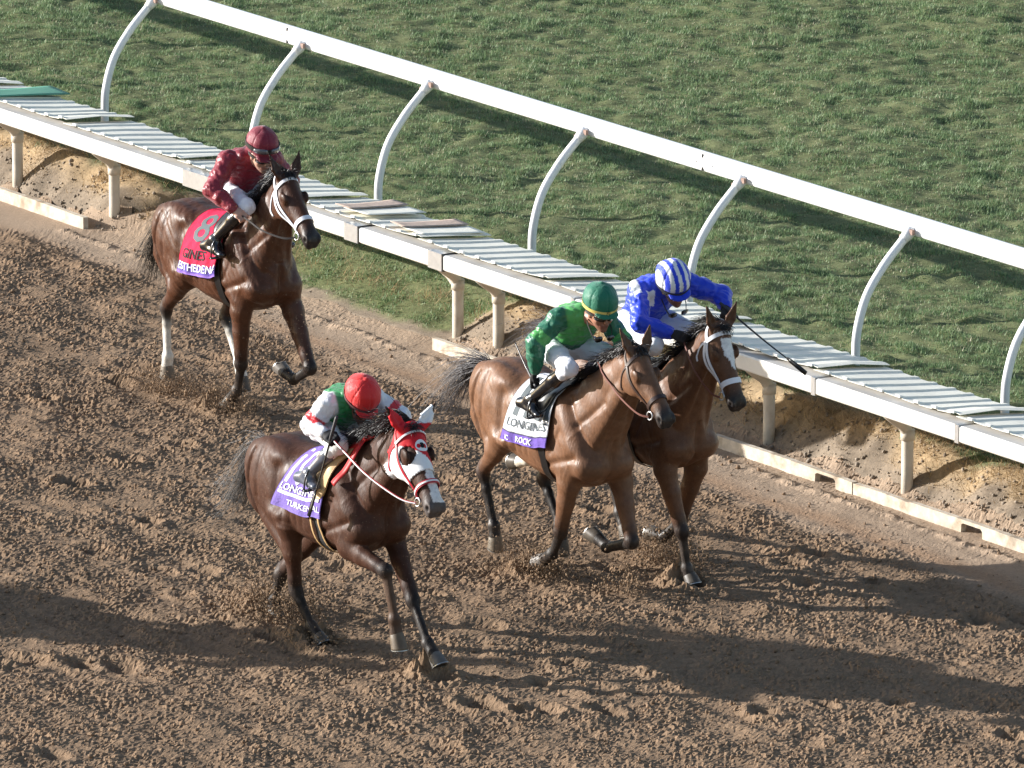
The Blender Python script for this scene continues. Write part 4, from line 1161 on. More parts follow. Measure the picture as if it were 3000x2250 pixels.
class Patch:
    """cloth lying on the trunk: u runs forward (x0..x1), v is the distance down from the spine on side sd"""
    def __init__(s, h, x0, x1, L0, L1, sd=-1, off=.012, nu=40, nv=48, slant=0., flare=0., round_=False, rake=0.):
        s.nu, s.nv = nu, nv; P = np.zeros((nu, nv, 3)); s.U = x1 - x0; s.Vv = L1 - L0
        for i, x in enumerate(np.linspace(x0, x1, nu)):
            pts = []
            zc = 1.16 + h['dz'](x)
            for ph in np.linspace(0, R(140), 64):
                d = np.array([0, sd * math.sin(ph), math.cos(ph)]); o = np.array([x, 0, zc])
                hit = h['bvh'].ray_cast(Vector(o + d * .75), Vector(-d))
                q = np.array(hit[0]) if hit[0] is not None else o + d * .25
                r = np.linalg.norm(q - o); pts.append(o + d * min(r, .47))
            pts = np.array(pts); rr = np.linalg.norm(pts - [x, 0, zc], axis=1)
            for _ in range(4): rr[1:-1] = np.maximum(rr[1:-1], (rr[:-2] + rr[2:]) / 2)
            dirs = np.array([[0, sd * math.sin(p), math.cos(p)] for p in np.linspace(0, R(140), 64)])
            pts = np.array([x, 0, zc]) + dirs * (rr + off)[:, None]
            cum = np.concatenate([[0], np.cumsum(np.linalg.norm(np.diff(pts, axis=0), axis=1))])
            uq = i / (nu - 1); vv = np.linspace(L0, (L1 + slant * (uq - .5)) * (1 if not round_ else .35 + .65 * max(0, 1 - abs(2 * uq - .75) ** 2.2)), nv)
            for a in range(3): P[i, :, a] = np.interp(vv, cum, pts[:, a])
            fl = flare * ((vv - L0) / (L1 - L0)) ** 2
            wob = (.009 * np.sin(x * 23 + vv * 9) + .003 * np.sin(x * 51 - vv * 17)) * ((vv - L0) / (L1 - L0)) ** 1.5
            P[i, :, 1] += sd * (fl + wob); P[i, :, 0] -= rake * ((vv - L0) / (L1 - L0)) * (1 - uq)
        # relax
        for _ in range(2): P[1:-1] = (P[:-2] + 2 * P[1:-1] + P[2:]) / 4
        s.P = P; s.sd = sd
        du = np.gradient(P, axis=0); dv = np.gradient(P, axis=1); N_ = np.cross(du, dv); N_ /= np.linalg.norm(N_, axis=2)[..., None]
        if (N_[..., 1] * sd).mean() < 0: N_ = -N_
        s.N = N_
    def at(s, u, v, off=0.):
        a = np.clip(u, 0, 1) * (s.nu - 1); b = np.clip(v, 0, 1) * (s.nv - 1)
        i = np.minimum(a.astype(int), s.nu - 2); j = np.minimum(b.astype(int), s.nv - 2); fa = (a - i)[:, None]; fb = (b - j)[:, None]
        g = lambda M: (M[i, j] * (1 - fa) + M[i + 1, j] * fa) * (1 - fb) + (M[i, j + 1] * (1 - fa) + M[i + 1, j + 1] * fa) * fb
        return g(s.P) + g(s.N) * off
    def solid(s, name, m, parent, th=.005, colf=None):
        nu, nv = s.nu, s.nv; top = (s.P + s.N * th).reshape(-1, 3); bot = s.P.reshape(-1, 3); K = nu * nv
        g = np.arange(K).reshape(nu, nv); q = np.stack([g[:-1, :-1], g[1:, :-1], g[1:, 1:], g[:-1, 1:]], -1).reshape(-1, 4)
        if s.sd < 0: qa = q[:, ::-1]
        else: qa = q
        F_ = [qa, qa[:, ::-1] + K]
        def edge(l): return np.stack([l[:-1], l[1:], l[1:] + K, l[:-1] + K], 1)
        F_ += [edge(g[0]), edge(g[-1]), edge(g[:, 0]), edge(g[:, -1])]
        col = None
        if colf:
            uu, vv = np.meshgrid(np.linspace(0, 1, nu), np.linspace(0, 1, nv), indexing='ij')
            c = colf(uu, vv).reshape(-1, 3); col = np.concatenate([c, c])
        return mesh_obj(name, np.concatenate([top, bot]), np.concatenate(F_), m, parent, col=col)
    def text(s, string, u0, v0, size, m, parent, off=.009, xs=1., skew=0.):
        v, f = text_mesh(string, size)
        uu = u0 + v[:, 0] * xs / s.U; vv = v0 - (v[:, 1] + skew * v[:, 0]) / s.Vv
        ok = (uu <= 1.0)
        keepf = [q for q in f if all(ok[k] for k in q)]
        if not keepf: return None
        return mesh_obj('lettering', s.at(uu, vv, off), keepf, m, parent, smooth=False)

M_CLOTH = mat('saddlecloth', attr=True, rough=.8, spec=.15, noise=(14, .16), bump=(14, .6, .02), distort=1.0, speck=(60, (.22, .15, .10), .68, .5))
M_INKW = mat('white_print', (.80, .80, .80), .7, .2)
M_INKK = mat('black_print', (.012, .012, .014), .7, .2)
M_INKG = mat('grey_print', (.10, .12, .13), .7, .2)
M_LEATHER = mat('black_leather', (.012, .011, .011), .32, .5, noise=(20, .2))

def saddle(h, label, x0=-.34, x1=.02, flap=.32, flapmat=None, girth=None, feet=None, girth_x=-.13):
    ro = root('saddle', label, 'saddle', h['loc'], h['rz'], 'racing saddles')
    for sd in (-1, 1):
        Patch(h, x0, x1, 0, flap, sd, .030, 26, 24, .0, .0, True).solid('saddle_flap', flapmat or M_LEATHER, ro, .012)
    # seat: low pommel and cantle
    P = []
    v = []; nu, nv = 14, 9
    for i, x in enumerate(np.linspace(x0 + .04, x1 - .02, nu)):
        hit = h['bvh'].ray_cast(Vector((x, 0, 2.4)), Vector((0, 0, -1))); z = hit[0].z
        t = i / (nu - 1); zz = z + .045 + .035 * (abs(t - .45) * 2) ** 2
        for y in np.linspace(-1, 1, nv):
            v.append((x, y * (.10 - .03 * t), zz - .05 * y * y))
    v += [(a, b * 1.05, c - .05) for a, b, c in v]; K = nu * nv
    g = np.arange(K).reshape(nu, nv); q = np.stack([g[:-1, :-1], g[1:, :-1], g[1:, 1:], g[:-1, 1:]], -1).reshape(-1, 4)
    e = lambda l: np.stack([l[:-1], l[1:], l[1:] + K, l[:-1] + K], 1)
    mesh_obj('seat', v, np.concatenate([q, q[:, ::-1] + K, e(g[0]), e(g[-1]), e(g[:, 0]), e(g[:, -1])]), M_LEATHER, ro)
    # girth
    def hoop(x, w, m, off, name, tilt=.0):
        pts = []
        for a in np.linspace(R(25), R(335), 60):
            d = np.array([0, math.sin(a), math.cos(a)]); o = np.array([x + tilt * math.cos(a), 0, 1.15 + h['dz'](x)])
            hit = h['bvh'].ray_cast(Vector(o + d * .7), Vector(-d))
            if hit[0] is None: continue
            qn = np.array(hit[0]); r_ = min(np.linalg.norm(qn - o), .42); pts.append(o + d * (r_ + off))
        pts = np.array(pts)
        for _ in range(3): pts[1:-1] = (pts[:-2] + 2 * pts[1:-1] + pts[2:]) / 4
        nr_ = pts - np.array([x, 0, 1.15])
        v_, f_ = ribbon(pts, nr_, w, .006); return mesh_obj(name, v_, f_, m, ro, smooth=False)
    hoop(girth_x, .085, girth[0] if girth else M_LEATHER, .014, 'girth', -.02)
    if girth and len(girth) > 1:
        hoop(girth_x - .045, .016, girth[1], .018, 'girth_edge', -.02); hoop(girth_x + .045, .016, girth[1], .018, 'girth_edge', -.02)
    # stirrups
    for sd, ft in zip((-1, 1), feet or ()):
        ft = np.array(ft, float)
        top = h['T'](-.16, .17 * sd, 1.47)
        hit = h['bvh'].find_nearest(Vector(top)); top = np.array(hit[0]) + np.array(hit[1]) * .05
        tp = ft + np.array([-.01, 0, .115])
        P = keep_out(h['bvh'], crom([top, (top + tp) / 2 + np.array([0, .03 * sd, 0]), tp], 6), .03)
        v, f = ribbon(P, np.array([[0, sd, .1]] * len(P)), .018, .004); mesh_obj('stirrup_leather', v, f, M_LEATHER, ro, smooth=False)
        arch = [ft + np.array([0, .055 * math.cos(a), -.03 + .145 * math.sin(a)]) for a in np.linspace(0, math.pi, 12)]
        v1 = tube(arch, .007, 6); v2 = box(ft + [0, 0, -.034], I3, (.022, .06, .006))
        v, f = merge([v1, v2]); mesh_obj('stirrup_iron', v, f, M_LEATHER if feet and sd > 9 else tm('iron', (.08, .08, .085), .25, metal=.6), ro)
    return ro

# ================================================================== riders
M_SILK = {}
def silk(name): 
    if name not in M_SILK: M_SILK[name] = mat('silk_' + name, attr=True, rough=.36, spec=.5, sheen=.2, bump=(20, .45, .018, (1, 1, .6)), distort=1.2)
    return M_SILK[name]
M_SKIN = mat('skin', attr=True, rough=.5, spec=.4, noise=(60, .06))
M_BREECH = mat('breeches', attr=True, rough=.6, spec=.3, bump=(22, .35, .008))
M_BOOT = mat('boots', attr=True, rough=.22, spec=.6, bump=(12, .2, .006), coat=.4)
M_GLOVE = mat('gloves', attr=True, rough=.7, spec=.3, bump=(60, .4, .003))
M_CAP = mat('cap_silk', attr=True, rough=.52, spec=.35, sheen=.25, bump=(18, .55, .012), distort=1.2)
M_LENS = mat('goggle_lens', (.02, .018, .016), .06, .7, coat=.5)
M_BAND = {}

def hand_prims(wr, hd, palm_n, grip=None):
    """list of (p0,p1,r0,r1): palm and five curled fingers; hd = knuckle centre; thumb on the inner side"""
    f_ = nrm(hd - wr); pn_ = nrm(palm_n - f_ * (palm_n @ f_)); s_ = np.cross(f_, pn_)
    out = [(wr, hd - f_ * .02, (.020, .030), (.020, .042), pn_)]
    for i, ln in enumerate((.92, 1.0, .95, .78)):
        b = hd + s_ * (.033 - .022 * i)
        p1 = b + (f_ * .030 + pn_ * .012) * ln; p2 = p1 + (pn_ * .030 - f_ * .002) * ln; p3 = p2 + (-f_ * .026 + pn_ * .004) * ln
        out += [(b - f_ * .02, p1, .0108, .0100, None), (p1, p2, .0100, .0092, None), (p2, p3, .0092, .0080, None)]
    t0 = wr + f_ * .035 + s_ * .030; t1 = t0 + f_ * .030 + s_ * .018 + pn_ * .018; t2 = t1 + f_ * .028 - s_ * .010 + pn_ * .016
    out += [(t0, t1, .0135, .0118, None), (t1, t2, .0115, .0090, None)]
    return out

def rider(h, key, J, C, label):
    J = {k: np.array(v, float) for k, v in J.items()}
    ro = root('person', label, 'person', h['loc'], h['rz'], 'riders on the racehorses')
    pts = np.stack([p for k, p in J.items() if k not in ('face', 'hup')])
    lo = pts.min(0) - .22; hi = pts.max(0) + .22
    face = nrm(J['face']); up = np.array([0, 0, 1.]) if 'hup' not in J else J['hup']; up = nrm(up - face * (up @ face)); lat = np.cross(up, face)   # lat = rider's left
    AHd = np.stack([face, lat, up])
    helm = J['helm']; hc = helm - up * .100 + face * .012
    def Hp(a, l, u): return hc + face * a + lat * l + up * u
    pel = (J['hipR'] + J['hipL']) / 2; sh = (J['shR'] + J['shL']) / 2
    spn = nrm(sh - pel); latb = nrm(J['shL'] - J['shR']); bk = nrm(np.cross(latb, spn)); bk = bk if bk[2] > 0 else -bk
    waist = pel * .62 + sh * .38 + bk * .030; chest = pel * .28 + sh * .72 + bk * .035
    SK = np.array(C.get('skin', (.38, .19, .12)))
    def torso(F, e, c, c2=None):
        F.add(econe(pel - spn * .01 + bk * .02, waist, (.108 + e, .148 + e), (.104 + e, .145 + e), bk), .05, c2 if c2 is not None else c)
        F.add(econe(waist, chest, (.100 + e, .140 + e), (.118 + e, .160 + e), bk), .05, c)
        F.add(econe(chest, sh + bk * .0, (.118 + e, .160 + e), (.085 + e, .150 + e), bk), .05, c)
    neck0 = sh + spn * .02 + bk * .01
    def arms(F, e, segs):
        for nm in 'RL':
            S_, E_ = J['sh' + nm], J['el' + nm]; Wr = J['wr' + nm]
            S0 = S_ * .86 + sh * .14
            P = [S0, E_, Wr]
            lens = [np.linalg.norm(E_ - S0), np.linalg.norm(Wr - E_)]
            for (a, b, ra, rb, c) in segs:
                pa = S0 + (E_ - S0) * a if a <= 1 else E_ + (Wr - E_) * (a - 1)
                pb = S0 + (E_ - S0) * b if b <= 1 else E_ + (Wr - E_) * (b - 1)
                F.add(econe(pa, pb, ra + e, rb + e, bk), .022, c)
    def legs(F, e, c, cknee=None):
        for nm in 'RL':
            F.add(ell(J['hip' + nm] - bk * .02, (.100 + e, .090 + e, .090 + e)), .05, c)
            F.add(econe(J['hip' + nm], J['kn' + nm], (.098 + e, .090 + e), (.060 + e, .056 + e), EZ), .04, c)
            F.add(ell(J['kn' + nm], np.array((.055, .053, .055)) + e), .03, c)
    def shins(F, e, c):
        for nm in 'RL':
            K_, A_ = J['kn' + nm], J['an' + nm]; M_ = K_ * .62 + A_ * .38; d = nrm(A_ - K_)
            F.add(econe(K_ + d * .05, M_, (.048 + e, .047 + e), (.048 + e, .045 + e)), .02, c)
            F.add(econe(M_, A_, (.048 + e, .045 + e), (.034 + e, .033 + e)), .02, c)
            He, To = J['he' + nm], J['to' + nm]
            F.add(econe(A_, He + EZ * .035, .034 + e, .032 + e), .02, c)
            F.add(econe(He + EZ * .035, To + EZ * .028, (.034 + e, .031 + e), (.023 + e, .033 + e), EZ), .025, c)
            F.add(econe(A_, To * .75 + He * .25 + EZ * .04, .034 + e, .028 + e), .03, c)
    # ---- body, one surface from head to feet
    Fb = Field(lo, hi, .0085)
    torso(Fb, -.012, SK); arms(Fb, -.008, [(0, .5, .052, .048, SK), (.5, 1, .048, .042, SK), (1, 1.45, .042, .036, SK), (1.45, 2, .036, .027, SK)])
    legs(Fb, -.012, SK); shins(Fb, -.010, SK)
    Fb.add(econe(neck0, Hp(-.03, 0, -.07), (.062, .060), (.055, .052)), .035, SK)
    Fb.add(ell(Hp(0, 0, .02), (.098, .078, .112), AHd), .02, SK)
    Fb.add(ell(Hp(.040, 0, -.072), (.058, .052, .050), AHd), .03, SK)
    Fb.add(ell(Hp(.078, 0, -.105), (.022, .026, .020), AHd), .02, SK)                  # chin
    Fb.add(econe(Hp(.094, 0, .012), Hp(.116, 0, -.034), (.010, .009), (.015, .016)), .012, SK)   # nose
    Fb.add(econe(Hp(.086, -.035, .030), Hp(.086, .035, .030), .014, .014), .02, SK)     # brow
    Fb.add(econe(Hp(.090, -.022, -.070), Hp(.090, .022, -.070), .010, .010), .010, SK * np.array([.75, .5, .5]))   # mouth
    for s in (-1, 1):
        Fb.sub(ell(Hp(.098, .032 * s, .004), (.014, .018, .011), AHd), .012)
        Fb.add(ell(Hp(.060, .050 * s, -.030), (.028, .020, .024), AHd), .03, SK)      # cheek
        Fb.add(ell(Hp(-.005, .080 * s, -.010), (.022, .010, .034), AHd), .010, SK)
    for nm in 'RL':
        for p0, p1, r0, r1, u in hand_prims(J['wr' + nm], J['ha' + nm], J['pn' + nm]):
            Fb.add(econe(p0, p1, r0, r1, u if u is not None else (0, 0, 1)), .008, SK)
    v, f, c = Fb.mesh(soft=.006)
    q = (v - hc) @ AHd.T
    stub = (q[:, 0] > .02) & (q[:, 2] < -.055) & (q[:, 2] > -.16) & (np.abs(q[:, 1]) < .07)
    c[stub] = c[stub] * np.array([.80, .78, .80])
    for s in (-1, 1):
        e = np.linalg.norm((q - np.array([.088, .032 * s, .004])) / np.array([.03, .017, .008]), axis=1) < 1
        c[e] = (.03, .02, .02)
    mesh_obj('body', v, f, M_SKIN, ro, col=c)
    # ---- silks
    Fs = Field(lo, hi, .0085)
    torso(Fs, .012, C['torso'], C.get('torso2'))
    Fs.add(ell(neck0 + spn * .005, (.085, .085, .075)), .04, C['torso'])
    for nm in 'RL': Fs.add(ell(J['sh' + nm] * .93 + sh * .07, (.082, .078, .082)), .03, C['sleeve'][0][4])
    arms(Fs, .012, C['sleeve'])
    v, f, c = Fs.mesh(soft=.003)
    N_ = vnormals(v, f)
    if 'paint' in C: c = C['paint'](v, c, dict(pel=pel, sh=sh, bk=bk, lat=latb, spn=spn, J=J))
    # gathers and puffing of the loose silk
    w = (np.abs(pn3(v * np.array([1, 1, .6]), 9)) * .013 + np.abs(pn3(v * np.array([.5, .9, 1]) + 3.3, 24)) * .013 - .006)
    v = v + N_ * w[:, None]
    mesh_obj('silk_shirt', v, f, silk(key), ro, col=c)
    # ---- breeches
    Fl = Field(lo, hi, .0085)
    legs(Fl, .004, C.get('breeches', (.80, .80, .82)))
    Fl.add(econe(pel - spn * .05, pel + spn * .05, (.108, .142), (.100, .136), bk), .05, C.get('breeches', (.80, .80, .82)))
    for nm in 'RL':
        d = nrm(J['an' + nm] - J['kn' + nm]); Fl.add(econe(J['kn' + nm], J['kn' + nm] + d * .09, (.060, .056), (.058, .054)), .03, C.get('breeches', (.80, .80, .82)))
    v, f, c = Fl.mesh(soft=.004); N_ = vnormals(v, f); v = v + N_ * (np.abs(pn3(v, 13)) * .016 + np.abs(pn3(v + 2, 30)) * .005 - .006)[:, None]
    br = mesh_obj('breeches', v, f, M_BREECH, ro, col=c)
    # ---- boots
    for nm in 'RL':
        Jb = J
        p = np.stack([J['kn' + nm], J['an' + nm], J['he' + nm], J['to' + nm]])
        Fo = Field(p.min(0) - .1, p.max(0) + .1, .008)
        K_, A_ = J['kn' + nm], J['an' + nm]; d = nrm(A_ - K_); K2 = K_ + d * .045; M_ = K_ * .6 + A_ * .4; bc = np.array(C.get('boot', (.010, .010, .012)))
        Fo.add(econe(K2, M_, (.054, .052), (.053, .049)), .02, bc); Fo.add(econe(M_, A_, (.053, .049), (.037, .035)), .02, bc)
        He, To = J['he' + nm], J['to' + nm]
        Fo.add(econe(A_, He + EZ * .035, .038, .035), .02, bc); Fo.add(econe(He + EZ * .035, To + EZ * .028, (.037, .034), (.025, .036), EZ), .025, bc)
        Fo.add(econe(A_, To * .75 + He * .25 + EZ * .04, .039, .032), .03, bc)
        Fo.sub(ell(K2 - d * .035, (.050, .050, .05)), .01)
        v, f, c = Fo.mesh(soft=.004)
        if 'boot_top' in C:
            t = (v - K2) @ d; c[t < .045] = C['boot_top']
        mesh_obj('boot', v, f, M_BOOT, ro, col=c)
    # ---- gloves
    for nm in 'RL':
        if 'glove' in C:
            wr, ha = J['wr' + nm], J['ha' + nm]
            Fg = Field(np.minimum(wr, ha) - .14, np.maximum(wr, ha) + .14, .0055)
            for p0, p1, r0, r1, u in hand_prims(wr, ha, J['pn' + nm]):
                g_ = lambda r: (np.array(r) + .004) if not np.isscalar(r) else r + .004
                Fg.add(econe(p0, p1, g_(r0), g_(r1), u if u is not None else (0, 0, 1)), .007, C['glove'])
            Fg.add(econe(wr - nrm(ha - wr) * .03, wr + nrm(ha - wr) * .02, .034, .030), .01, C['glove'])
            v, f, c = Fg.mesh(); mesh_obj('glove', v, f, M_GLOVE, ro, col=c)
        if 'wrist' in C and nm in C['wrist'][1]:
            d = nrm(J['wr' + nm] - J['el' + nm]); w_ = J['wr' + nm] - d * .012
            v, f = tube([w_ - d * .022, w_ - d * .018, w_ + d * .018, w_ + d * .022], [.036, .040, .039, .035], 14); mesh_obj('wristband', v, f, tm(*C['wrist'][0]), ro)
    # ---- helmet with silk cap
    Fh = Field(helm - .24, helm + .24, .007)
    def Hh(a, l, u): return helm + face * a + lat * l + up * u
    Fh.add(ell(Hh(-.005, 0, .0), (.148, .124, .128), AHd), .02, (0, 0, 0))
    Fh.cut(Hh(0, 0, -.062), -nrm(up + face * .10))
    Fh.sub(ell(Hh(0, 0, -.075), (.128, .105, .100), AHd), .01)
    Fh.add(ell(Hh(.118, 0, -.062), (.070, .086, .010), axes(nrm(face - up * .28), up)[[0, 2, 1]]), .018, (1, 1, 1))    # peak
    Fh.add(ell(Hh(-.01, 0, .128), (.018, .018, .010), AHd), .012, (0, 0, 0))
    v, f, c = Fh.mesh(); q = (v - helm) @ AHd.T
    # soft gathers of the silk towards the button
    N_ = vnormals(v, f); ang = np.arctan2(q[:, 1], q[:, 0]); el_ = np.clip(q[:, 2] / .13, 0, 1)
    v = v + N_ * (.005 * np.abs(np.sin(ang * 3)) * (1 - el_) - .004 * (np.abs(np.sin(ang * 3)) < .09))[:, None] + N_ * (pn3(v, 15) * .005)[:, None]
    hm = mesh_obj('helmet', v, f, M_CAP, ro, col=C['cap'](q))
    bd = C.get('band')
    if bd:
        P = np.array([Hh(.150 * math.cos(a) - .005, .1265 * math.sin(a), -.040 - .010 * math.cos(a)) for a in np.linspace(0, 2 * math.pi, 48, endpoint=False)])
        v, f = ribbon(P, P - Hh(0, 0, -.03), bd[3], .004, True); mesh_obj('cap_band', v, f, tm(*bd[:3]), hm, smooth=False)
    # ---- goggles
    def goggles(a0, u0, parent, m=M_LENS, w=.048, dr=.0):
        for s in (-1, 1):
            P = np.array([Hp(.118 * math.cos(a) + dr, s * .088 * math.sin(a), u0 - .004 * a) for a in np.linspace(.10, 1.05, 9)])
            v, f = ribbon(P, P - hc, w, .006, taper=[.72, .92, 1, 1, 1, 1, .95, .85, .6]); mesh_obj('goggles', v, f, m, parent)
        P = np.array([Hp(.118 * math.cos(a) + dr, .088 * math.sin(a), u0 + .010) for a in np.linspace(-.13, .13, 5)])
        v, f = ribbon(P, P - hc, .014, .006); mesh_obj('goggle_bridge', v, f, tm('gframe', (.02, .02, .02), .4), parent)
        P = np.array([Hp(-.01 + .118 * math.cos(a), .098 * math.sin(a), u0 + .004) for a in np.linspace(1.0, 2 * math.pi - 1.0, 24)])
        v, f = ribbon(P, P - hc, .018, .004); mesh_obj('goggle_strap', v, f, tm('gframe', (.02, .02, .02), .4), parent, smooth=False)
    goggles(.0, .004, ro)
    if C.get('goggles_up'):
        for s in (-1, 1):
            P = np.array([Hh(.158 * math.cos(a), s * .132 * math.sin(a), .005 - .01 * a) for a in np.linspace(.12, .95, 8)])
            v, f = ribbon(P, P - helm, .040, .012, taper=[.7, 1, 1, 1, 1, .95, .8, .5]); mesh_obj('spare_goggles', v, f, tm('spare', (.10, .10, .11), .10, coat=.8), hm)
        P = np.array([Hh(.156 * math.cos(a), .130 * math.sin(a), .0) for a in np.linspace(0, 2 * math.pi, 40, endpoint=False)])
        v, f = ribbon(P, P - helm, .034, .005, True); mesh_obj('spare_strap', v, f, tm('gframe', (.02, .02, .02), .4), hm, smooth=False)
    if C.get('goggles_neck'):
        for s in (-1, 1):
            P = np.array([Hp(.10 + .02 * math.cos(a), s * (.012 + .065 * math.sin(a)), -.175 + .02 * math.cos(a)) for a in np.linspace(.1, 1.3, 7)])
            v, f = ribbon(P, np.array([face] * 7), .045, .006, taper=[.6, .9, 1, 1, 1, .85, .5]); mesh_obj('neck_goggles', v, f, M_LENS, ro)
        P = crom([Hp(.09, -.07, -.165), Hp(.04, -.085, -.12), Hp(-.04, -.075, -.08), Hp(-.07, 0, -.07), Hp(-.04, .075, -.08), Hp(.04, .085, -.12), Hp(.09, .07, -.165)], 5)
        v, f = ribbon(P, P - Hp(0, 0, -.1), .014, .004); mesh_obj('neck_strap', v, f, tm('gframe', (.02, .02, .02), .4), ro, smooth=False)
    return ro, J, Hh

def whip(h, label, a, b, flap=True):
    ro = root('whip', label, 'whip', h['loc'], h['rz'], 'riding whips')
    a = np.array(a, float); b = np.array(b, float); d = b - a; L_ = np.linalg.norm(d); d /= L_
    sag = crom([a, a + d * L_ * .5 + np.array([0, 0, -.01]), b], 8)
    v, f = tube(sag, np.linspace(.0085, .0045, len(sag)), 8); mesh_obj('shaft', v, f, M_LEATHER, ro)
    v, f = tube([a - d * .02, a, a + d * .16, a + d * .17], [.011, .0125, .0115, .008], 10); mesh_obj('handle', v, f, tm('grip', (.03, .03, .035), .5), ro)
    if flap:
        P = np.array([b - d * .14, b - d * .10, b, b + d * .06]); v, f = ribbon(P, np.array([[0, -1, .3]] * 4), .034, .010, taper=[.45, .9, 1, .95]); mesh_obj('flap', v, f, M_LEATHER, ro)
    return ro

# ================================================================== riders, tack and cloths
def vary(c, k): return np.array(c) * k
def two(ha, el, back=.085):
    ha = np.array(ha, float); el = np.array(el, float); d = nrm(ha - el); return ha - d * back
def jd(**k):
    for nm, s in (('R', 1), ('L', -1)):
        if 'wr' + nm not in k: k['wr' + nm] = two(k['ha' + nm], k['el' + nm])
        if 'pn' + nm not in k: k['pn' + nm] = (.1, .6 * s, -.8)
        for q in ('hip', 'kn', 'an', 'he', 'to'):
            if q + nm not in k:
                o = k[q + 'R']; k[q + nm] = (o[0], -o[1], o[2])
    return k
# ---- nearest horse: red cap, green and white silks
h = H['ten']
WHT = (.80, .80, .82); RED = (.62, .012, .022); GRN = (.015, .21, .06)
def arm_band(v, c, g, t0, t1, colr):
    for nm in 'RL':
        S_, E_ = g['J']['sh' + nm], g['J']['el' + nm]; d = E_ - S_; L_ = np.linalg.norm(d); d = d / L_
        t = (v - S_) @ d; r = np.linalg.norm(v - S_ - t[:, None] * d, axis=1)
        c[(t > t0 * L_) & (t < t1 * L_) & (r < .105)] = colr
    return c
def paint_ten(v, c, g):
    b = (v - g['pel']) @ g['lat']; a = (v - g['pel']) @ g['spn']; d = (v - g['pel']) @ g['bk']
    tor = np.linalg.norm(c - np.array(GRN), axis=1) < .15
    st = tor & (d > .02) & ((np.abs(b + .105) < .018) | (np.abs(b - .105) < .018) | (np.abs(b + .15) < .01))
    c[st] = WHT
    c[tor & (a < .045)] = WHT
    return arm_band(v, c, g, .52, .80, RED)
rd, Jt, Hh = rider(h, 'ten', jd(helm=(.05, .03, 1.92), face=(.80, -.10, -.56), shR=(-.11, -.18, 1.83), shL=(-.03, .19, 1.85), elR=(-.17, -.28, 1.68), haR=(.10, -.275, 1.645), elL=(.10, .32, 1.72), haL=(.36, .13, 1.72),
            hipR=(-.30, -.11, 1.63), hipL=(-.30, .11, 1.63), knR=(.06, -.185, 1.575), anR=(-.15, -.30, 1.335), heR=(-.27, -.31, 1.25), toR=(-.05, -.31, 1.23)),
      dict(torso=GRN, skin=(.20, .10, .065), sleeve=[(0, .60, .064, .060, WHT), (.60, 1, .060, .054, WHT), (1, 1.4, .052, .045, WHT), (1.4, 1.97, .045, .032, WHT)], paint=paint_ten,
           breeches=(.78, .78, .76), boot=(.10, .11, .14), boot_top=(.25, .02, .06), glove=(.010, .010, .012),
           cap=lambda q: np.tile([.68, .018, .018], (len(q), 1)), band=('band_ten', (.10, .045, .045), .6, .022)),
      'person in a red cap with green and white silks, crouched over the hooded horse')
whip(h, 'black whip held downwards by the red capped rider', Jt['haR'] + np.array([.10, -.02, .16]), Jt['haR'] + np.array([-.02, -.16, -.50]))
FEET = lambda J: (np.array(J['toR']) * .7 + np.array(J['heR']) * .3 + [0, 0, .02], np.array(J['toL']) * .7 + np.array(J['heL']) * .3 + [0, 0, .02])
M_TAN = mat('tan_flap', (.55, .36, .17), .5, .35, noise=(12, .08))
saddle(h, 'tan flapped racing saddle on the hooded horse', -.17, .12, .52, M_TAN, (mat('girth_web', (.02, .02, .02), .7, noise=(90, .5)), M_TAN), FEET(Jt))
M_REDR = mat('red_ribbon', (.55, .015, .015), .55)
def ten_cloth(u, v):
    c = np.tile(np.array([.19, .135, .41]), (*u.shape, 1))
    return c
def cloth(h, label, x0, x1, L, colf, build, slant=0., flare=.03, rake=.06):
    ro = root('saddlecloth', label, 'saddlecloth', h['loc'], h['rz'], 'numbered saddlecloths')
    for sd in (-1, 1):
        p = Patch(h, x0, x1, 0, L, sd, .014, 46, 56, slant, flare, rake=rake)
        o = p.solid('cloth', M_CLOTH, ro, .004, colf)
        if sd < 0: build(p, o)
    return ro
def b_ten(p, o):
    p.text('1', -.03, .66, .44, M_INKW, o, .0075, .55); p.text('0', .24, .66, .44, M_INKW, o, .0075, .5)
    p.text('LONGINES', .05, .765, .072, M_INKW, o)
    uu = np.linspace(.07, .95, 24); vv = np.full(24, .80)
    P = p.at(uu, vv, .009); N_ = np.array([[0, -1., .3]] * 24); v, f = ribbon(P, N_, .022, .003); mesh_obj('white_bar', v, f, M_INKW, o, smooth=False)
    p.text('TURKENAL', .30, .93, .055, M_INKW, o)
cloth(h, 'purple saddlecloth with a white 10 on the hooded horse', -.42, -.02, .60, ten_cloth, b_ten, .08, rake=.20)
# red cloth tied at the withers
P = crom([h['T'](.22, -.03, 1.64), h['T'](.20, -.15, 1.52), h['T'](.14, -.21, 1.40), h['T'](.11, -.24, 1.33)], 6); Q = keep_out(h['bvh'], P, .04)
v, f = ribbon(Q, np.array([[0, -1, .4]] * len(Q)), .055, .006); rr = root('red_ribbon', 'red strap hanging at the withers of the hooded horse', 'strap', h['loc'], h['rz'])
mesh_obj('strap', v, f, M_REDR, rr)
P = crom([h['T'](.02, -.12, 1.53), h['T'](.12, -.09, 1.60), h['T'](.22, -.04, 1.66), h['T'](.30, .04, 1.70)], 6); Q = keep_out(h['bvh'], P, .02)
v, f = ribbon(Q, np.array([[0, -1, .6]] * len(Q)), .04, .006); mesh_obj('strap', v, f, M_REDR, rr)
bridle(h, 'red and white bridle on the hooded horse', ('red_leather', (.42, .015, .03), .4), .024, None, ('red_rein', (.45, .012, .02), .5), hands=(Jt['haR'], Jt['haL']), edge=('white_trim', (.80, .78, .78), .5), off=.012)
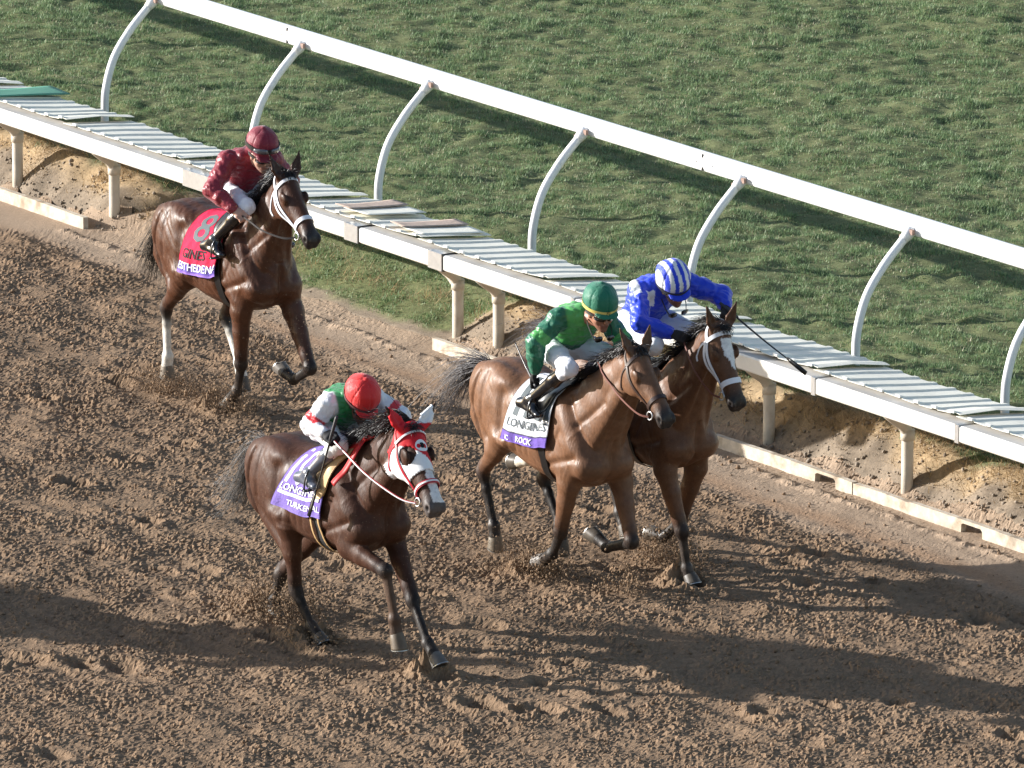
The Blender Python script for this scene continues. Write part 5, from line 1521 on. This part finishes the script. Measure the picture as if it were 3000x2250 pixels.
# blinker hood
q = h['q']; v = h['v']; f = h['f']
N_ = vnormals(v, f)
ear = (q[:, 0] < .02) & (q[:, 0] > -.22) & (np.abs(q[:, 2]) > .02) & (np.abs(q[:, 2]) < .16) & (q[:, 1] > -.06 + .0) & ((q[:, 1] + .5 * q[:, 0] * -1) > -.06)
ear &= (q[:, 1] > -.035 - .55 * (q[:, 0] + 0.0))
hood = (q[:, 0] > -.02 - .35 * (q[:, 1] + .03)) & (q[:, 0] < .335 - .15 * (q[:, 1] + .0)) & (q[:, 1] > -.32) & (np.abs(q[:, 2]) < .15)
hood &= ~((q[:, 1] < -.262) & (q[:, 0] < .12))
eh = ((q[:, 0] - .195) / .056) ** 2 + ((q[:, 1] + .058) / .046) ** 2 < 1
hood = (hood | ear) & ~eh
fm = hood[f].all(1); fs = f[fm]
us, inv = np.unique(fs, return_inverse=True); fs2 = inv.reshape(fs.shape); K = len(us)
top = v[us] + N_[us] * .008; bot = v[us] + N_[us] * .002
ed = {}
for qd in fs2:
    for a, b in zip(qd, np.roll(qd, -1)): ed[(a, b)] = 1
rim = np.array([(a, b, b + K, a + K) for (a, b) in ed if (b, a) not in ed])
qq = q[us]
redm = (qq[:, 0] < .225 + 1.15 * qq[:, 2])
redm = np.where(qq[:, 0] < .0, qq[:, 2] < .03, redm)
redm |= (qq[:, 0] < .09) & (qq[:, 0] > -.0) & (qq[:, 2] < .06)
col = np.where(redm[:, None], np.array([.58, .012, .02]), np.array([.80, .80, .80]))
hr = root('blinker_hood', 'red and white racing hood with eye openings on the nearest horse', 'hood', h['loc'], h['rz'])
M_HOOD = mat('hood_cloth', attr=True, rough=.6, spec=.3, bump=(30, .3, .006))
ho = mesh_obj('hood', np.concatenate([top, bot]), np.concatenate([fs2, fs2[:, ::-1] + K, rim[:, ::-1]]), M_HOOD, hr, col=np.concatenate([col, col]))
def decal(hh, a, l, r, m, off, n=20, name='emblem', shape=None, parent=None):
    c0 = hh['Hd'](a, .03, l); pts = []
    sh = shape or [(r * math.cos(t), r * math.sin(t)) for t in np.linspace(0, 2 * math.pi, n, endpoint=False)]
    for x_, y_ in [(0, 0)] + list(sh):
        o = hh['Hd'](a + y_, .12, l + x_); hit = hh['bvh'].ray_cast(Vector(o), Vector(-hh['nn']))
        pts.append(np.array(hit[0]) + np.array(hit[1]) * off)
    k = len(sh); return mesh_obj(name, pts, [(0, 1 + i, 1 + (i + 1) % k) for i in range(k)], m, parent, smooth=False)
decal(h, .155, .008, .041, M_INKW, .0105, parent=ho, name='emblem_ring')

decal(h, .155, .008, .03, M_INKK, .0125, parent=ho, name='emblem_figure', shape=[(-.014, .012), (-.010, -.004), (-.014, -.012), (-.004, -.020), (.008, -.017), (.016, -.008), (.010, -.004), (.016, .004), (.008, .010), (.010, .018), (-.006, .019)])

# ---- striped cloth horse: green silks
h = H['stripe']
LG = (.075, .36, .085); DG = (.008, .135, .070)
def paint_green(v, c, g):
    a = (v - g['pel']) @ g['spn']; d = (v - g['pel']) @ g['bk']
    tor = np.linalg.norm(c - np.array(LG), axis=1) < .12
    c[tor & (a < .16) & (d < .10)] = DG
    return arm_band(v, c, g, .58, .92, LG)
rd, Jt, Hh = rider(h, 'green', jd(helm=(.26, 0, 2.21), face=(.95, -.16, -.22), shR=(-.05, -.18, 2.03), shL=(.08, .18, 2.02), elR=(-.10, -.33, 1.86), haR=(-.21, -.28, 1.545), wrR=(-.135, -.305, 1.645), pnR=(.5, .6, -.2), elL=(.12, .30, 1.83), haL=(.36, .10, 1.76),
            hipR=(-.25, -.11, 1.77), hipL=(-.25, .11, 1.77), knR=(.20, -.235, 1.715), anR=(-.20, -.30, 1.41), heR=(-.32, -.31, 1.33), toR=(-.08, -.31, 1.29)),
      dict(torso=LG, skin=(.34, .16, .10), sleeve=[(0, .55, .066, .060, DG), (.55, 1, .060, .054, DG), (1, 1.4, .056, .050, DG), (1.4, 1.95, .050, .038, DG)], paint=paint_green,
           breeches=(.78, .79, .84), glove=(.012, .012, .013), wrist=(('yellow_band', (.72, .60, .06), .6), 'R'),
           cap=lambda q: np.tile([.008, .150, .085], (len(q), 1)), band=('band_yel', (.72, .56, .16), .5, .024), goggles_neck=True),
      'person in green silks and cap riding the bright bay with the striped saddlecloth')
# black letters on the yellow cap band
tv, tf = text_mesh('JCJ', .026)
tv = tv - [tv[:, 0].mean(), 0, 0]
an = tv[:, 0] / .15
mesh_obj('lettering', np.array([Hh(.1545 * math.cos(a) - .005, .131 * math.sin(a), -.052 + y) for a, y in zip(an, tv[:, 1])]), tf, M_INKK, rd, smooth=False)
whip(h, 'thin whip pointing up behind the green rider\'s gloved hand', Jt['haR'] + np.array([.06, -.015, -.02]), Jt['haR'] + np.array([-.30, .05, .22]), False)
saddle(h, 'black racing saddle under the green rider', -.30, .06, .36, None, None, FEET(Jt))
def st_cloth(u, v):
    c = np.tile(np.array([.78, .78, .79]), (*u.shape, 1))
    c[(v > .885)] = (.16, .10, .40)
    c[(v > .870) & (v <= .885)] = (.03, .03, .05)
    return c
def b_st(p, o):
    for u0 in (.17, .40, .63, .86):
        vv = np.linspace(.10, .67, 26); uu = u0 + .06 * np.sin(vv * 2.0)
        P = p.at(uu, vv, .0075); N_ = np.array([[0, -1., .25]] * 26); v, f = ribbon(P, N_, .062, .003); mesh_obj('grey_stripe', v, f, M_INKG, o, smooth=False)
    p.text('LONGINES', .10, .80, .085, M_INKG, o)
    p.text('IC', .12, .975, .050, M_INKW, o); p.text('ROCK', .34, .975, .062, M_INKW, o)
cloth(h, 'white saddlecloth with grey stripes and purple hem', -.50, -.02, .60, st_cloth, b_st, .0)
bridle(h, 'dark brown leather bridle on the bright bay', ('brown_leather', (.045, .025, .02), .4), .022, None, ('brown_rein', (.16, .06, .045), .5), hands=(Jt['haL'] + np.array([-.05, -.16, 0]), Jt['haL']))

# ---- rail horse: blue and white silks
h = H['blue']
BL = (.008, .045, .62); W2 = (.78, .79, .82)
def paint_blue(v, c, g):
    b = (v - g['pel']) @ g['lat']; a = (v - g['pel']) @ g['spn']; d = (v - g['pel']) @ g['bk']
    ln = np.linalg.norm(g['sh'] - g['pel'])
    c[(a > ln * .84) & (a < ln * 1.1) & (np.abs(b) < .125) & (np.abs(b) > .07) & (d > -.08)] = W2
    c[(a > ln * .75) & (a < ln * 1.1) & (np.abs(b) < .035) & (d < -.06) & (d > -.2)] = W2
    return c
def cap_blue(q):
    k = np.floor((q[:, 1] + .015 + 10 * .058) / .029).astype(int) % 2
    c = np.where((k == 0)[:, None], np.array(W2), np.array(BL))
    c[(q[:, 0] > .10) & (q[:, 2] < -.038)] = BL
    return c
rd, Jt, Hh = rider(h, 'blue', jd(helm=(.10, 0, 2.24), face=(.86, -.10, -.46), hup=(0, -.18, 1.), shR=(-.12, -.18, 2.11), shL=(.0, .20, 2.15), elR=(.10, -.30, 1.93), haR=(.35, -.10, 1.85), elL=(.12, .42, 2.055), haL=(.33, .32, 1.975), pnL=(-.2, -.3, -1),
            hipR=(-.32, -.12, 1.83), hipL=(-.32, .12, 1.83), knR=(.20, -.235, 1.775), knL=(.20, .235, 1.775), anR=(-.24, -.31, 1.46), anL=(-.24, .31, 1.46), heR=(-.35, -.31, 1.38), heL=(-.35, .31, 1.38), toR=(-.12, -.31, 1.34), toL=(-.12, .31, 1.34)),
      dict(torso=BL, skin=(.30, .14, .09), sleeve=[(0, .5, .068, .062, BL), (.5, 1, .062, .056, BL), (1, 1.4, .056, .050, BL), (1.4, 1.93, .050, .038, BL)], paint=paint_blue,
           breeches=(.78, .79, .82), glove=(.030, .024, .022), wrist=(('blue_band', (.02, .06, .55), .5), 'R'), cap=cap_blue, band=('band_blk', (.03, .03, .035), .6, .020), goggles_neck=True),
      'person in blue silks and striped blue and white cap swinging a whip')
whip(h, 'black whip swung out to the left by the blue rider', Jt['haL'] + np.array([-.05, -.01, .05]), (1.006, .50, 1.66))
saddle(h, 'black racing saddle under the blue rider', -.30, .06, .36, None, None, FEET(Jt))
# lettering on the breeches
bvb = None
for o in rd.children:
    if o.name.startswith('breeches'): bvb = BVHTree.FromPolygons([tuple(p.co) for p in o.data.vertices], [tuple(p.vertices) for p in o.data.polygons]); bro = o
def leg_text(s, x0, z0, size, slope):
    tv, tf = text_mesh(s, size); out = []
    for a, b, _ in tv:
        p = np.array([x0 + a * .95, -.8, z0 + b + slope * a])
        hit = bvb.ray_cast(Vector(p), Vector((0, 1, 0)))
        out.append(np.array(hit[0]) + np.array([0, -.004, 0]) if hit[0] is not None else p + [0, .42, 0])
    mesh_obj('lettering', out, tf, M_INKK, bro, smooth=False)
leg_text('J J RODRIG', -.50, 1.905, .055, -.42); leg_text('SANTANITA', -.46, 1.835, .050, -.42)
def bl_cloth(u, v):
    c = np.tile(np.array([.035, .035, .05]), (*u.shape, 1)); c[v > .86] = (.16, .10, .40); return c
cloth(h, 'dark saddlecloth on the horse beside the rail', -.66, -.12, .66, bl_cloth, lambda p, o: p.text('LONGINES', .08, .82, .075, M_INKW, o))
bridle(h, 'white bridle with brown reins on the horse beside the rail', ('white_leather', (.80, .80, .84), .5), .030, None, ('brown_rein', (.16, .06, .045), .5), hands=(Jt['haR'], Jt['haR'] + np.array([.02, .1, 0])), cheek2=True)

# ---- rear horse: maroon silks
h = H['red']
MR = (.24, .012, .026)
rd, Jt, Hh = rider(h, 'maroon', jd(helm=(.16, 0, 2.22), face=(.93, -.18, -.30), shR=(-.11, -.18, 2.05), shL=(.05, .19, 2.04), elR=(-.01, -.36, 1.855), haR=(.26, -.26, 1.69), elL=(.08, .31, 1.86), haL=(.28, .11, 1.74),
            hipR=(-.22, -.11, 1.78), hipL=(-.22, .11, 1.78), knR=(.21, -.185, 1.74), anR=(-.06, -.31, 1.445), heR=(-.19, -.32, 1.34), toR=(.07, -.32, 1.32)),
      dict(torso=MR, skin=(.52, .30, .22), sleeve=[(0, .5, .068, .062, MR), (.5, 1, .062, .056, MR), (1, 1.4, .058, .052, MR), (1.4, 1.93, .052, .038, MR)],
           breeches=(.79, .80, .86), wrist=(('yellow_band', (.72, .60, .06), .6), 'R'), cap=lambda q: np.tile([.20, .010, .028], (len(q), 1)), goggles_up=True),
      'person in maroon silks and cap with goggles pushed up, on the rearmost horse')
saddle(h, 'black racing saddle under the maroon rider', -.24, .08, .36, None, None, FEET(Jt), girth_x=-.10)
def rd_cloth(u, v):
    c = np.tile(np.array([.62, .022, .070]), (*u.shape, 1))
    k = (v > .86); c[k] = (.13, .09, .36); c[(v > .965)] = (.25, .14, .50)
    return c
def b_rd(p, o):
    p.text('8', .18, .56, .36, M_INKG, o, .0075, 1.1)
    p.text('GINES', .10, .79, .105, M_INKK, o); p.text('ESTHEDENA', .03, .945, .085, M_INKW, o)
cloth(h, 'pink red saddlecloth with a dark numeral and purple hem', -.54, -.08, .62, rd_cloth, b_rd, .0)
bridle(h, 'white bridle with black reins on the rearmost horse', ('white_leather', (.80, .80, .84), .5), .026, None, None, hands=(Jt['haR'], Jt['haL']), cheek2=True)

# ================================================================== a fifth horse just outside the left of the view (its shadow falls across the track)
def copy_tree(o, parent=None, mat4=None):
    c = o.copy(); COL.objects.link(c); c.parent = parent
    for ch in [k for k in o.children]: copy_tree(ch, c)
    return c
src = [o for o in COL.objects if o.parent is None and o.type == 'EMPTY' and o.name.split('.')[0] in ('racehorse', 'person', 'saddle', 'saddlecloth', 'bridle', 'whip') and (Vector(o.location) - Vector(H['stripe']['loc'])).length < .01]
LBL = {'racehorse': 'bay racehorse outside the left edge, seen only by its shadow', 'person': 'rider outside the left edge, seen only by the shadow', 'saddle': 'saddle on the horse outside the left edge',
       'saddlecloth': 'saddlecloth on the horse outside the left edge', 'bridle': 'bridle on the horse outside the left edge', 'whip': 'whip of the rider outside the left edge'}
for o in src:
    c = copy_tree(o); c.location = (-7.45, -6.45, 0); c['label'] = LBL[o.name.split('.')[0]]

# ---- soil thrown up by the hooves
def grain_mesh(P, sz, name):
    n = len(P); rg_ = np.random.default_rng(n + 1)
    v = P[:, None] + rg_.normal(size=(n, 4, 3)) * sz[:, None, None]
    f = (np.array([[0, 1, 2], [0, 3, 1], [1, 3, 2], [0, 2, 3]])[None] + 4 * np.arange(n)[:, None, None]).reshape(-1, 3)
    return mesh_obj(name, v.reshape(-1, 3), f, m_clod, col=np.repeat(np.array([[.27, .185, .12]]) * rg_.uniform(.7, 1.3, (n, 1)), 4, 0), smooth=False)
def spray(hk, p, n, spread, up, sz0, name, label):
    h = H[hk]; a = h['rz']; rg_ = np.random.default_rng(n)
    Rm = np.array([[math.cos(a), -math.sin(a), 0], [math.sin(a), math.cos(a), 0], [0, 0, 1]])
    c0 = Rm @ np.array(p) + np.array(h['loc'])
    r_ = np.abs(rg_.normal(size=(n, 1))) ** 1.2
    d = rg_.normal(size=(n, 3)) * np.array(spread); d[:, 2] = np.abs(d[:, 2]) * up
    P = c0 + d @ Rm.T * 1.0
    P[:, 2] = np.maximum(P[:, 2], .005)
    if sz0 < .004:
        o = grain_mesh(P, sz0 * rg_.uniform(.5, 1.6, n), name); struct(o, 'stuff'); o['label'] = label; return
    o = clod_mesh(P, sz0 * (.35 + rg_.uniform(size=n) ** 3 * 2.0), name, (.25, .17, .108)); struct(o, 'stuff'); o['label'] = label
for hk, p, n, sp_, up_, sz, lb in [
    ('stripe', (-.36, -.10, .02), 900, (.16, .11, .08), 1.0, .006, 'soil kicked up by the fore hoof of the bright bay'),
    ('stripe', (.38, .14, .03), 700, (.13, .10, .12), 1.0, .006, 'soil flying under the raised fore hoof of the bright bay'),
    ('blue', (-.10, .12, .0), 1100, (.18, .12, .14), 1.1, .006, 'soil kicked up behind the rail horse'),
    ('red', (-1.06, -.12, .0), 800, (.22, .12, .07), 1.0, .006, 'soil under the stockinged hind leg of the rearmost horse'),
    ('red', (-.15, -.10, .0), 800, (.18, .12, .10), 1.2, .005, 'soil under the fore hoof of the rearmost horse'),
    ('red', (.34, .05, .50), 900, (.20, .15, .26), 1.0, .0036, 'grains flying up in front of the rearmost horse'),
    ('ten', (-1.22, .10, .0), 1500, (.24, .18, .12), 1.0, .007, 'soil heaped up by the hind hoof of the hooded horse'),
    ('ten', (-.30, -.08, .0), 500, (.12, .09, .05), 1.0, .006, 'soil at the forward hind hoof of the hooded horse'),
    ('stripe', (-.92, -.12, .0), 3500, (.34, .2, .20), 1.0, .0022, 'fine grains in the air under the bright bay'),
    ('stripe', (-.45, -.10, .03), 5000, (.17, .10, .10), 1.0, .0026, 'fine grains round the pushing fore hoof of the bright bay'),
    ('blue', (-.25, .12, .03), 5000, (.18, .12, .14), 1.0, .0026, 'fine grains behind the fore hoof of the rail horse'),
    ('red', (-.25, -.10, .02), 4500, (.20, .12, .11), 1.0, .0026, 'fine grains round the fore hoof of the rearmost horse'),
    ('red', (-1.08, -.13, .02), 4500, (.22, .12, .09), 1.0, .0026, 'fine grains below the hind stocking of the rearmost horse'),
    ('ten', (-1.25, .09, .03), 6000, (.26, .16, .13), 1.0, .0026, 'fine grains round the hind hoof of the hooded horse')]:
    spray(hk, p, n, sp_, up_, sz, 'flying_dirt', lb)
